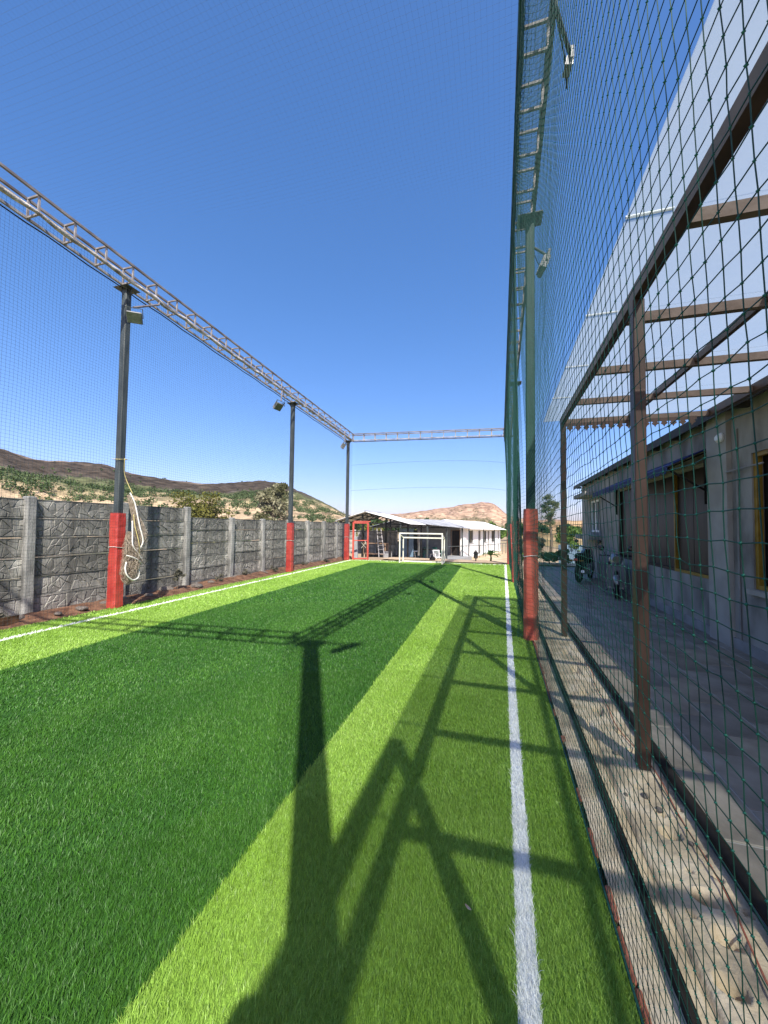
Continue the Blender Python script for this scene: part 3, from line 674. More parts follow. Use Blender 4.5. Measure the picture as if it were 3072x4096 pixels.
# ================================================================== GOAL + GATE
def goal():
    t = thing('football_goal', 'small cream tube-framed football goal at the far end', 'goal', (-3.25, 16.4, 0)); w = .055
    L, Rr, y0, y1, h = -4.16, -2.32, 16.2, 16.85, 1.28
    for x in (L, Rr):
        m = MB(); m.cbox(x-w/2, x+w/2, y0-w/2, y0+w/2, 0, h+w/2, .008); m.build('upright', 'cream_paint', t)
    m = MB(); m.bar((L+w/2, y0, h), (Rr-w/2, y0, h), w); m.build('crossbar', 'cream_paint', t)
    m = MB(); m.bar((L, y1, 1.08), (Rr, y1, 1.08), w); m.build('back_bar', 'cream_paint', t)
    for x in (L, Rr):
        m = MB(); m.bar((x, y0+w/2, h-.06), (x, y1-w/2, 1.08), .04); m.build('top_strut', 'cream_paint', t)
        m = MB(); m.bar((x, y1, 0), (x, y1, 1.05), .045); m.build('back_upright', 'cream_paint', t)
        m = MB(); m.bar((x, y0+w/2, .03), (x, y1-w/2, .03), .045); m.build('base_strut', 'cream_paint', t)
    m = MB(); m.bar((L+.03, y1, .03), (Rr-.03, y1, .03), .05); m.build('base_bar', 'cream_paint', t)
goal()
def gate():
    a, b = Vector((-6.52, 16.72, 0)), Vector((-5.9, 17.0, 0)); t = thing('pitch_gate', 'red painted tube gate in the far left corner of the cage', 'gate', a)
    for p, h in ((a, 1.74), (b, 1.74)):
        m = MB(); m.bar(p, p+Vector((0, 0, h)), .07); m.build('stile', 'paint_red', t)
    for nm, z, w in (('top_rail', 1.72, .06), ('middle_rail', .9, .04), ('bottom_rail', .06, .06)):
        m = MB(); m.bar(a+Vector((0, 0, z)), b+Vector((0, 0, z)), .05, w); m.build(nm, 'paint_red', t)
    m = MB(); m.bar(a+Vector((0, 0, 1.79)), b+Vector((.1, .04, 1.79)), .05, .04); m.build('header', 'paint_red', t)
    c = a.lerp(b, .72)
    m = MB(); m.bar(c+Vector((-.1, -.05, .55)), c+Vector((.1, .02, .82)), .03, .012); m.bar(c+Vector((-.1, -.06, .80)), c+Vector((.1, .01, .56)), .03, .012); m.bar(c+Vector((.06, -.03, .9)), c+Vector((.12, 0, .7)), .025, .012); m.build('latch_cross', 'cream_paint', t)
gate()

# ================================================================== PLINTH, RAILS, PATIO
def plinth():
    xs = np.linspace(.445, .985, 64); ys = np.concatenate([np.arange(-1.2, 3.6, .0095), np.arange(3.6, 18.2, .06)])
    X, Y = np.meshgrid(xs, ys); Z = .012+(fbm(X*7, Y*4, 5, 1)-.5)*.022+(fbm(X*30, Y*30, 3, 2)-.5)*.008
    for x, y, a, b in [(.83, 2.35, .046, .040), (.83, 1.99, .048, .042), (.83, 1.82, .052, .042), (.75, 1.64, .045, .036), (.84, 2.49, .030, .022), (.90, 3.11, .036, .036), (.88, 3.35, .036, .036), (.96, 2.55, .014, .014), (.93, 2.26, .015, .015), (.93, 2.12, .020, .014), (.965, 1.97, .014, .02), (.82, 2.13, .013, .013), (.74, 1.90, .014, .014), (.79, 2.7, .016, .014), (.80, 3.7, .045, .04), (.78, 4.1, .05, .04), (.80, 4.7, .05, .05), (.80, 5.3, .05, .05), (.72, 1.42, .034, .036)]:
        d = ((X-x)/a)**2+((Y-y)/b)**2; Z = Z-.085*np.clip(1.15-d, 0, 1)**.3*(d < 1.15)*(1-.75*np.exp(-(((Y-y)/b+.1)/.22)**2)*(a > .025))+.006*np.exp(-((np.sqrt(d)-1.2)/.2)**2)
    Z = np.where(X < .60, Z+.012, Z); Z = Z-.03*np.exp(-((X-.665-.012*np.sin(Y*2.2))/.012)**2)*(Y < 3.5)
    n, m = X.shape; idx = np.arange(n*m).reshape(n, m); q = np.stack([idx[:-1, :-1], idx[:-1, 1:], idx[1:, 1:], idx[1:, :-1]], -1).reshape(-1, 4)
    me = fast_mesh('plinth_strip', np.stack([X, Y, Z], -1).reshape(-1, 3), q); tag(link('plinth_strip', me, 'plinth'), kind='structure')
    m = MB(); m.box(.43, .446, -1.2, 18.2, -.06, -.012); m.top('turf_edge_strip', 'red_soil', kind='structure')
    k = 0; e = thing('brick_edging', 'broken red brick edging between the turf and the concrete strip', 'edging', (.44, 2, 0))
    y = -1.0; rr = random.Random(4)
    while y < 7:
        l = rr.uniform(.09, .2)
        if rr.random() < .55:
            b = MB(); b.cbox(.432, .450+rr.uniform(0, .012), y, y+l, -.02, .020+rr.uniform(0, .01), .006); b.build('brick', 'brick_edge', e)
        y += l+.012
plinth()
m = MB(); m.box(.556, .592, -1.2, 18, .016, .046); m.box(.556, .563, -1.2, 18, .046, .070)
m.top('steel_angle', 'black_iron', 'black steel angle rail lying along the sandy concrete strip', 'rail', origin=(.57, 6, 0))
m = MB(); m.tube([(1.005, y, .055) for y in np.linspace(-1.2, 17.5, 30)], .030, 8)
m.top('edge_pipe', 'black_iron', 'black pipe along the edge of the slate patio', 'pipe', origin=(1.0, 6, 0), smooth=True)
m = MB(); m.tube([(.90+.03*math.sin(y*3)+.015*math.sin(y*7), y, .035) for y in np.arange(.6, 5, .12)], .004, 5)
m.top('cable', 'brick_edge', 'thin red cable lying on the concrete strip', 'cable', origin=(.9, 2, 0))
for i, (x, y, s) in enumerate([(.80, 2.62, .020), (.84, 2.52, .017), (.70, 2.6, .012), (.90, 2.3, .010), (.76, 3.05, .018)]):
    o = link('pebble', ROCKS[i % 4], 'plinth', None, (x, y, .018)); o.scale = (s, s*1.3, s); tag(o, 'pale pebble of broken mortar on the sandy concrete strip', 'pebble', 'mortar pebbles on the strip')
def patio():
    p = link('patio', MB().box(1.0, 3.02, -3.0, 17.2, -.05, .0015).mesh('patio'), 'grout'); tag(p, kind='structure')
    rr = random.Random(2); TW, TL = .30, .60
    col = 0; x = 1.035
    tm = MB().cbox(0, TW-.010, 0, TL-.010, 0, .014, .004).mesh('tile')
    tm2 = tm.copy(); tm.materials.append(MATS['slate']); tm2.materials.append(MATS['slate_warm'])
    while x < 3.0:
        y = -1.2+(.3 if col % 2 else 0)
        w = min(TW, 3.0-x)
        while y < (13.2 if col > 1 else 15):
            o = link('tile', tm if rr.random() < .75 else tm2, None, p, (x, y, -.009+rr.uniform(0, .003))); o.rotation_euler = (rr.uniform(-.003, .003), rr.uniform(-.003, .003), 0); o.scale = (w/TW, 1, 1)
            y += TL
        x += TW; col += 1
    big = MB(); big.box(1.035, 3.0, 15.6, 17.2, -.004, .004); q = big.build('paving_beyond', 'slate', p, origin=(0, 0, 0))
patio()

# ================================================================== CANOPY
def canopy():
    t = thing('canopy', 'brown steel canopy with milky translucent roof between the green net and grey house', 'canopy', (.89, 3, 0))
    for y in (6.12, 2.94, -.33):
        h = 3.10 if y > 0 else 3.62
        m = MB(); m.cbox(.855, .925, y-.045, y+.045, .02, h, .006); m.build('post', 'canopy_brown', t)
    for x, y0, y1, hw, zb in ((.89, -2.6, 6.22, .03, 3.10), (1.77, -2.6, 6.22, .018, 3.13), (2.73, -2.6, 6.22, .03, 3.10)):
        m = MB(); m.box(x-hw, x+hw, y0, y1, zb, 3.195); m.build('beam', 'canopy_brown', t)
    m = MB(); m.box(.84, .93, -3.4, -.30, 3.53, 3.62); m.build('raised_beam', 'canopy_brown', t)
    rm = MB(); rm.box(.92, 2.70, -.025, .025, 3.105, 3.175); me = rm.mesh('rafter', (.89, 0, 0))
    for y in (6.20, 5.26, 4.27, 3.26, 2.27, 1.28, .29, -.7, -1.7): inst('rafter', me, 'canopy_rafter', t, (0, y-3, 0))
    ys = [6.36, 5.26, 4.27, 3.26, 2.27, 1.28, .29, -.7, -1.7, -2.7]
    for k in range(len(ys)-1):
        y1, y0 = ys[k], ys[k+1]; m = MB()
        vs = [(.64, y0+.004, 3.200), (2.81, y0+.004, 3.235), (2.81, y1-.004, 3.235), (.64, y1-.004, 3.200)]
        m.add(vs+[(x, y, z+.006) for x, y, z in vs], [(3, 2, 1, 0), (4, 5, 6, 7), (0, 1, 5, 4), (1, 2, 6, 5), (2, 3, 7, 6), (3, 0, 4, 7)])
        m.build('roof_sheet', 'polycarbonate', t)
        if k: 
            s = MB(); s.box(.64, .86, y1-.009, y1+.009, 3.212, 3.217); s.build('seam_strip', 'white_plastic', t)
    # cut-out valance under the far rafter
    half = [(.053, .0), (.053, -.045), (.030, -.050), (.026, -.058), (.038, -.066), (.040, -.080), (.028, -.088), (.012, -.100), (0, -.125)]
    outl = half+[(-x, z) for x, z in half[-2::-1]]
    vm = MB(); vm.poly(outl, -.004, .004, Matrix(((1, 0, 0, 0), (0, 0, 1, 0), (0, 1, 0, 0), (0, 0, 0, 1)))); me = vm.mesh('pendant')
    for k in range(15): inst('pendant', me, 'canopy_brown', t, (.10+k*.108, 3.16, 3.108))
canopy()

# ================================================================== GREY HOUSE
def wall_holes(m, x0, x1, y0, y1, z0, z1, holes):
    ys = sorted(set([y0, y1]+[v for h in holes for v in h[:2]])); zs = sorted(set([z0, z1]+[v for h in holes for v in h[2:]]))
    for a, b in zip(ys, ys[1:]):
        zc = None
        for c, d in zip(zs, zs[1:]):
            cy, cz = (a+b)/2, (c+d)/2
            if any(h[0] < cy < h[1] and h[2] < cz < h[3] for h in holes):
                if zc is not None: m.box(x0, x1, a, b, zc, c); zc = None
            elif zc is None: zc = c
        if zc is not None: m.box(x0, x1, a, b, zc, z1)
def house():
    t = thing('grey_house', 'grey rendered single-storey house beyond the canopy on the right', 'house', (3.0, 6, 0))
    W1 = (13.6, 14.9, 1.46, 2.52); D1 = (6.95, 11.5, .82, 2.60); W2 = (3.6, 5.88, .84, 2.52)
    m = MB(); wall_holes(m, 3.0, 3.22, -4, 16.2, -.05, 3.2, [W1, D1, W2]); m.build('wall', 'house_grey', t)
    m = MB(); m.box(3.22, 9, 16.0, 16.2, -.05, 3.2); m.box(3.22, 9, -4, -3.8, -.05, 3.2); m.build('side_wall', 'house_grey', t)
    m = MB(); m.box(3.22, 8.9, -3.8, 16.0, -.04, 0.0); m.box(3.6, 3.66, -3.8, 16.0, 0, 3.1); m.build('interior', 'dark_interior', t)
    m = MB(); m.box(2.94, 3.0, 6.30, 6.82, -.02, 3.18); m.build('pilaster', 'house_pale', t)
    m = MB(); m.box(2.975, 3.0, -4, 6.30, -.02, .14); m.box(2.975, 3.0, 6.82, 16.2, -.02, .14); m.build('skirting', 'house_base', t)
    # roof: low gable, eave overhanging the patio
    m = MB()
    prof = [(2.84, 3.18), (2.84, 3.26), (6.0, 4.15), (9.4, 3.25), (9.4, 3.17), (6.0, 4.07)]
    Mx = Matrix(((1, 0, 0, 0), (0, 0, 1, 0), (0, 1, 0, 0), (0, 0, 0, 1)))
    m.poly(prof, -4.4, 16.9, Mx); r = m.build('roof', 'roof_dark', t)
    m = MB(); m.box(2.826, 2.838, -4.4, 16.9, 3.12, 3.26); m.build('fascia', 'roof_dark', t)
    rb = MB(); rb.box(2.845, 3.0, -.03, .03, 3.11, 3.178); me = rb.mesh('rafter_end', (3, 0, 0))
    for k in range(22): inst('rafter_end', me, 'roof_dark', t, (0, -9.6+k*.95, 0))
    # small white sliding window with slab hood and sill
    w = link('window', MB().box(3.10, 3.16, W1[0], W1[1], W1[2], W1[3]).mesh('window', (3, 6, 0)), 'window_glass', t)
    f = MB(); y0, y1, z0, z1 = W1
    for a, b, c, d in ((y0, y0+.06, z0, z1), (y1-.06, y1, z0, z1), ((y0+y1)/2-.035, (y0+y1)/2+.035, z0, z1), (y0+.06, y1-.06, z0, z0+.06), (y0+.06, y1-.06, z1-.06, z1)): f.box(3.04, 3.10, a, b, c, d)
    link('frame', f.mesh('frame', (3, 6, 0)), 'white_plastic', w)
    m = MB(); m.box(2.55, 3.0, 13.3, 15.3, 2.62, 2.74); m.build('window_hood', 'house_grey', t)
    m = MB(); m.box(2.62, 3.0, 13.2, 15.4, 1.22, 1.36); m.build('sill_slab', 'house_grey', t)
    # long opening filled with brown boards and yellow frame bars
    n = 8; y0, y1, z0, z1 = D1
    for k in range(n):
        a = y0+.06+(y1-y0-.12)*k/n; m = MB(); m.cbox(3.07, 3.10, a+.006, a+(y1-y0-.12)/n-.006, z0+.05, z1-.05, .004); m.build('board', 'panel_brown', t)
    for a, b, c, d in ((y0, y0+.06, z0, z1), (8.15, 8.19, z0, z1), (y1-.06, y1, z0, z1), (y0+.06, 8.15, z0, z0+.05), (8.19, y1-.06, z0, z0+.05)):
        m = MB(); m.box(3.02, 3.07, a, b, c, d); m.build('frame_bar', 'yellow_paint' if b < 8.3 else 'panel_brown', t)
    m = MB(); m.box(3.02, 3.06, y0+.06, y1-.06, z1-.05, z1); m.build('head_bar', 'house_pale', t)
    y0, y1, z0, z1 = W2
    for a, b, c, d in ((y0, y0+.07, z0, z1), (y1-.06, y1, z0, z1), (y0+.07, y1-.06, z0, z0+.05), (y0+.07, y1-.06, z1-.05, z1), (4.7, 4.75, z0, z1)):
        m = MB(); m.box(3.02, 3.08, a, b, c, d); m.build('frame_bar', 'yellow_paint', t)
    m = MB(); m.box(3.12, 3.15, y0, y1, z0, z1); m.build('dark_pane', 'panel_brown', t)
    m = MB(); m.box(2.93, 3.0, y0-.05, y1+.04, z0-.06, z0-.005); m.build('sill', 'house_pale', t)
    m = MB(); m.tube([(2.985, 6.9, 2.30), (2.98, 6.3, 2.34), (2.925, 6.28, 2.34), (2.97, 5.6, 2.36)], .012, 6); m.tube([(2.985, 6.15, 2.9), (2.985, 6.15, .1)], .012, 6); m.build('conduit', 'house_base', t)
    # fabric awning
    a = link('awning', MB().add([(2.995, 6.85, 2.78), (2.45, 6.85, 2.52), (2.45, 11.75, 2.52), (2.995, 11.75, 2.78), (2.995, 6.85, 2.80), (2.45, 6.85, 2.54), (2.45, 11.75, 2.54), (2.995, 11.75, 2.80)], [(0, 1, 2, 3), (7, 6, 5, 4), (0, 4, 5, 1), (1, 5, 6, 2), (2, 6, 7, 3), (3, 7, 4, 0)]).mesh('awning', (3, 6, 0)), 'awning_blue', t)
    vm = MB(); vm.poly([(0, 0), (.24, 0), (.24, -.07), (.18, -.105), (.06, -.105), (0, -.07)], -.003, .003, Matrix(((0, 0, 1, 0), (1, 0, 0, 0), (0, 1, 0, 0), (0, 0, 0, 1)))); me = vm.mesh('scallop')
    for k in range(20): inst('scallop', me, 'awning_green' if k % 2 else 'awning_blue', a, (-.55, .86+k*.245, 2.525))
    for y in (6.95, 11.6):
        m = MB(); m.bar((2.47, y, 2.51), (2.99, y, 2.15), .025); m.bar((2.98, y, 1.95), (2.98, y, 2.7), .03); m.bar((2.99, y, 2.74), (2.47, y, 2.50), .02); m.build('awning_bracket', 'black_iron', t)
    # bulkhead lamp
    m = MB(); m.cbox(-.06, .06, -.08, .08, 0, .05, .03, Matrix.Translation((2.935, 6.42, 2.84)) @ Matrix.Rotation(R(-90), 4, 'Y') @ Matrix.Translation((0, 0, 0))); m.build('wall_lamp', 'white_plastic', t)
    m = MB(); m.box(2.98, 3.0, 11.9, 12.9, .1, 1.05); m.build('low_door', 'house_base', t)
house()

# ================================================================== TWO-WHEELERS BY THE HOUSE
def torus(R_, r, n=28, k=8):
    m = MB()
    for i in range(n):
        a = 2*math.pi*i/n
        for j in range(k):
            b = 2*math.pi*j/k; rad = R_+r*math.cos(b); m.v.append((r*math.sin(b)*.9, rad*math.cos(a), rad*math.sin(a)))
    for i in range(n):
        for j in range(k):
            i2, j2 = (i+1) % n, (j+1) % k; m.f.append((i*k+j, i2*k+j, i2*k+j2, i*k+j2))
    return m
def wheel(t, y, r, w, spokes=True):
    o = link('wheel', torus(r-w, w).mesh('wheel', smooth=True), 'tyre', t, (0, y, r))
    m = torus(r-2*w*.95, .018, 24, 6)
    for k in range(6):
        a = k*math.pi/3; m.bar((0, 0, 0), (0, (r-2*w)*math.cos(a), (r-2*w)*math.sin(a)), .03, .014, (1, 0, 0))
    m.lathe([(.05, -.05), (.05, .05)], n=12, M=Matrix.Rotation(R(90), 4, 'Y')); link('rim', m.mesh('rim'), 'bike_silver', o)
def blob(pts, radii, name, mt, t, sx=1.0, n=12):
    m = MB(); m.tube(pts, radii, n); m.v = [(v[0]*sx, v[1], v[2]) for v in m.v]; return m.local(name, mt, t, True)
def motorcycle():
    t = thing('motorcycle', 'dark motorcycle parked beside the far end of the grey house', 'motorcycle', (2.45, 12.9, 0), R(-24))
    wheel(t, -.62, .31, .06); wheel(t, .68, .31, .05)
    blob([(0, -.55, .62), (0, -.2, .68), (0, .15, .80), (0, .35, .78)], [.07, .13, .16, .08], 'tank', 'bike_black', t, 1.0)
    blob([(0, -.85, .78), (0, -.6, .76), (0, -.1, .72)], [.06, .11, .12], 'seat', 'tyre', t, 1.25)
    blob([(0, -.95, .70), (0, -.7, .60), (0, -.3, .5)], [.05, .09, .1], 'tail_fairing', 'bike_black', t, 1.1)
    m = MB(); m.cbox(-.14, .14, -.25, .22, .22, .52, .05); m.lathe([(.09, -.17), (.09, .17)], (0, 0, 0), 12, Matrix.Translation((0, -.02, .36)) @ Matrix.Rotation(R(90), 4, 'Y')); m.local('engine', 'bike_silver', t)
    m = MB(); m.bar((.0, .3, .8), (0, -.2, .45), .05); m.bar((0, -.2, .45), (0, -.6, .33), .06); m.bar((0, .3, .75), (0, .1, .3), .05); m.bar((0, -.7, .7), (0, -.2, .45), .05); m.local('frame', 'bike_black', t)
    m = MB(); m.tube([(-.1, .68, .31), (-.09, .42, .95)], .022, 8); m.tube([(.1, .68, .31), (.09, .42, .95)], .022, 8); m.local('fork', 'chrome', t)
    m = MB(); m.tube([(-.36, .28, 1.0), (-.22, .38, 1.02), (0, .42, .97), (.22, .38, 1.02), (.36, .28, 1.0)], .014, 8); m.local('handlebar', 'bike_black', t)
    for s in (-1, 1):
        m = MB(); m.tube([(s*.25, .36, 1.02), (s*.31, .36, 1.16)], .007, 6); m.lathe([(.03, -.012), (.06, 0), (.03, .012)], (0, 0, 0), 10, Matrix.Translation((s*.32, .36, 1.18)) @ Matrix.Rotation(R(90), 4, 'X')); m.local('mirror', 'bike_black', t)
        m = MB(); m.tube([(s*.06, -.88, .66), (s*.18, -.9, .66)], .02, 6); m.local('indicator', 'yellow_paint', t)
    m = MB(); m.lathe([(.03, -.08), (.09, -.03), (.1, .05)], (0, 0, 0), 14, Matrix.Translation((0, .5, .84)) @ Matrix.Rotation(R(-90), 4, 'X')); m.local('headlight', 'lamp_lens', t)
    m = MB(); m.tube([(.16, -.9, .36), (.16, -.35, .30), (.13, .1, .25)], [.045, .045, .025], 8); m.local('exhaust', 'chrome', t)
    m = MB(); m.box(-.05, .05, -1.0, -.98, .66, .72); m.local('tail_light', 'paint_red', t)
    for y, r in ((-.62, .35), (.68, .34)):
        m = MB()
        for k in range(7):
            a = R(20+k*20); b = R(40+k*20); m.bar((0, y+r*math.cos(a), .31+r*math.sin(a)), (0, y+r*math.cos(b), .31+r*math.sin(b)), .13, .012, (1, 0, 0)) if k < 6 else None
        m.local('mudguard', 'bike_black', t)
    m = MB(); m.tube([(-.05, -.1, .3), (-.25, -.05, .02)], .012, 6); m.local('side_stand', 'bike_black', t)
motorcycle()
def scooter():
    t = thing('scooter', 'small grey scooter parked against the grey house wall, nearer than the motorcycle', 'scooter', (2.62, 10.35, 0), R(180-12))
    wheel(t, -.55, .22, .05); wheel(t, .58, .22, .05)
    blob([(0, -.8, .52), (0, -.55, .56), (0, -.2, .5), (0, -.05, .35)], [.06, .15, .16, .1], 'rear_body', 'bike_silver', t, 1.15)
    blob([(0, -.75, .70), (0, -.45, .72), (0, -.05, .68)], [.07, .11, .09], 'seat', 'tyre', t, 1.3)
    m = MB(); m.cbox(-.17, .17, -.1, .32, .2, .27, .02); m.local('footboard', 'bike_silver', t)
    m = MB()
    m.add([(-.2, .33, .25), (.2, .33, .25), (.17, .45, .75), (-.17, .45, .75), (-.2, .38, .25), (.2, .38, .25), (.17, .50, .75), (-.17, .50, .75)], [(0, 1, 2, 3), (7, 6, 5, 4), (0, 4, 5, 1), (1, 5, 6, 2), (2, 6, 7, 3), (3, 7, 4, 0)]); m.local('leg_shield', 'bike_silver', t)
    blob([(0, .42, .72), (0, .40, .88), (0, .36, .98)], [.07, .12, .07], 'handlebar_cowl', 'bike_silver', t, 1.2)
    m = MB(); m.tube([(-.34, .26, .95), (-.12, .36, .95), (.12, .36, .95), (.34, .26, .95)], .015, 8); m.local('handlebar', 'bike_black', t)
    for s in (-1, 1):
        m = MB(); m.tube([(s*.2, .33, .96), (s*.28, .34, 1.1)], .007, 6); m.lathe([(.03, -.012), (.065, 0), (.03, .012)], (0, 0, 0), 10, Matrix.Translation((s*.29, .34, 1.12)) @ Matrix.Rotation(R(90), 4, 'X')); m.local('mirror', 'bike_black', t)
    m = MB(); m.lathe([(.02, 0), (.07, .02), (.075, .05)], (0, 0, 0), 12, Matrix.Translation((0, .50, .88)) @ Matrix.Rotation(R(-90), 4, 'X')); m.local('headlight', 'lamp_lens', t)
    m = MB(); m.tube([(0, .58, .22), (0, .46, .6)], .04, 8); m.local('fork', 'bike_black', t)
    blob([(0, .40, .46), (0, .58, .47), (0, .76, .34)], [.05, .08, .03], 'front_mudguard', 'bike_silver', t, 1.0)
    m = MB(); m.tube([(.1, -.3, .15), (.24, -.25, .02)], .012, 6); m.tube([(-.1, -.3, .15), (-.24, -.25, .02)], .012, 6); m.local('centre_stand', 'bike_black', t)
scooter()

# ================================================================== FAR BUILDINGS
def corr_roof(p00, p10, p11, p01, n, amp, th=.012):
    """corrugated sheet: p00->p10 along ridge/eave direction, p00->p01 down the slope; ridges run down the slope"""
    p00, p10, p11, p01 = map(Vector, (p00, p10, p11, p01)); nrm = (p10-p00).cross(p01-p00).normalized()
    if nrm.z < 0: nrm = -nrm
    m = MB(); N = n*4
    for s in (0, 1):
        for k in range(N+1):
            u = k/N; a = p00.lerp(p10, u); b = p01.lerp(p11, u); o = nrm*(amp*math.sin(2*math.pi*n*u)-s*th)
            m.v += [tuple(a+o), tuple(b+o)]
    c = 2*(N+1)
    for k in range(N):
        m.f += [(2*k, 2*k+1, 2*k+3, 2*k+2), (c+2*k, c+2*k+2, c+2*k+3, c+2*k+1), (2*k+1, c+2*k+1, c+2*k+3, 2*k+3), (2*k, 2*k+2, c+2*k+2, c+2*k)]
    m.f += [(0, c, c+1, 1), (2*N, 2*N+1, c+2*N+1, c+2*N)]
    return m
def shed():
    zg = -.40; t = thing('open_shed', 'open shed with gable tin roof and dark posts behind the red gate', 'shed', (-7, 21.4, zg))
    ridge, y0, y1 = -7.45, 20.9, 25.6; zr, zl = 2.42, 1.88
    corr_roof((ridge, y0, zr), (ridge, y1, zr), (-4.75, y1, 1.72), (-4.75, y0, 1.72), 22, .018).build('roof_sheet', 'sheet_white', t)
    corr_roof((ridge, y0, zr), (ridge, y1, zr), (-9.3, y1, zl), (-9.3, y0, zl), 22, .018).build('roof_sheet', 'sheet_white', t)
    m = MB(); m.tube([(ridge, y0-.03, zr+.02), (ridge, y1, zr+.02)], .05, 8); m.build('ridge_cap', 'sheet_grey', t)
    pl = [(-9.1, 21.2), (-7.7, 21.2), (-6.05, 21.35), (-5.0, 21.3), (-9.1, 25.2), (-7.45, 25.2), (-5.0, 25.2)]
    for x, y in pl:
        m = MB(); m.box(x-.045, x+.045, y-.045, y+.045, zg-.1, np.interp(x, [-9.3, ridge, -4.75], [zl, zr, 1.72])-.06); m.build('post', 'black_iron', t)
    for y in (21.25, 23.2, 25.2):
        m = MB(); m.bar((-9.15, y, 1.80), (-4.9, y, 1.68), .05, .06); m.bar((-9.2, y, 1.82), (ridge, y, 2.34), .05, .05); m.bar((ridge, y, 2.34), (-4.85, y, 1.68), .05, .05); m.bar((ridge, y, 1.75), (ridge, y, 2.32), .04); m.bar((-8.3, y, 1.78), (-7.5, y, 2.28), .035); m.bar((-6.2, y, 1.72), (-7.3, y, 2.28), .035); m.build('roof_truss', 'black_iron', t)
    for x in (-8.7, -8.0, -6.8, -6.1, -5.4):
        z = np.interp(x, [-9.3, ridge, -4.75], [zl, zr, 1.72])-.045; m = MB(); m.bar((x, y0+.05, z), (x, y1-.05, z), .04, .04); m.build('purlin', 'black_iron', t)
    m = MB(); m.bar((-9.1, 21.2, 1.25), (-4.9, 21.3, 1.25), .04, .05); m.build('front_rail', 'black_iron', t)
    m = MB(); m.box(-6.5, -6.0, 21.5, 21.6, zg, .12); m.build('low_wall', 'grey_and_shaded_wall', t)
    # back wall of stacked panels
    w = thing('panel_wall', 'dark stacked panel wall at the back of the open shed', 'wall', (-10, 26.0, zg)); PM = [panel_mesh(40+s, 1.0, .33) for s in range(2)]
    pm = MB().box(-.06, .06, -.06, .06, 0, 1.72).mesh('wall_post')
    for i in range(4):
        inst('wall_post', pm, 'post_concrete', w, (i*1.55, 0, 0))
        if i < 3:
            for r_ in range(5): inst('panel', PM[(i+r_) % 2], 'cast_concrete', w, (i*1.55+.06, 0, r_*.335), (0, 0, R(-90)), (1, -1.43, 1))
    # things under the roof
    b = thing('workbench', 'wooden workbench with a lower shelf under the open shed', 'bench', (-7.2, 22.2, zg))
    for z in (.92, .28):
        m = MB(); m.box(-8.0, -6.5, 22.0, 22.6, zg+z, zg+z+.05); m.build('board', 'timber', b)
    for x in (-7.95, -6.55):
        for y in (22.05, 22.55): 
            m = MB(); m.box(x-.04, x+.04, y-.04, y+.04, zg, zg+.92); m.build('leg', 'timber', b)
    l = thing('ladder', 'aluminium step ladder leaning in the open shed', 'ladder', (-6.5, 21.1, zg))
    for s in (-.17, .17):
        m = MB(); m.bar((-6.42+s, 21.0, zg), (-6.80+s*.7, 21.5, 1.5), .05, .03); m.build('rail', 'steel_grey', l)
    for k in range(7):
        u = (k+.7)/8; m = MB(); c = Vector((-6.42, 21.0, zg)).lerp(Vector((-6.80, 21.5, 1.5)), u); w_ = .17*(1-.3*u); m.bar(c-Vector((w_, 0, 0)), c+Vector((w_, 0, 0)), .05, .025); m.build('rung', 'steel_grey', l)
    m = MB(); m.box(-6.4, -5.45, 24.8, 24.86, zg, 1.45); m.top('blue_sheet', 'sheet_blue', 'blue-grey sheet standing upright inside the open shed', 'sheet', origin=(-6, 24.8, zg))
    m = MB(); m.add([(-7.05, 17.9, -.06), (-6.75, 17.9, -.06), (-7.05, 18.3, 1.0), (-6.95, 18.3, 1.05), (-7.05, 18.0, -.06), (-6.75, 18.0, -.06), (-7.05, 18.4, 1.0), (-6.95, 18.4, 1.05)], [(0, 1, 3, 2), (5, 4, 6, 7), (0, 4, 5, 1), (1, 5, 7, 3), (3, 7, 6, 2), (2, 6, 4, 0)])
    m.top('leaning_board', 'grey_and_shaded_wall', 'grey board leaning behind the red gate', 'board', origin=(-6.9, 18, 0))
shed()
A0 = Vector((-3.14, 33.62)); DV = Vector((.218, .976)); NV = Vector((.976, -.218)); ZH = -1.2
def HP(t, w, z): p = A0+DV*t+NV*w; return Vector((p.x, p.y, z))       # house frame: t along the wall, w out to the right
HM = Matrix(((NV.x, DV.x, 0, A0.x), (NV.y, DV.y, 0, A0.y), (0, 0, 1, 0), (0, 0, 0, 1)))
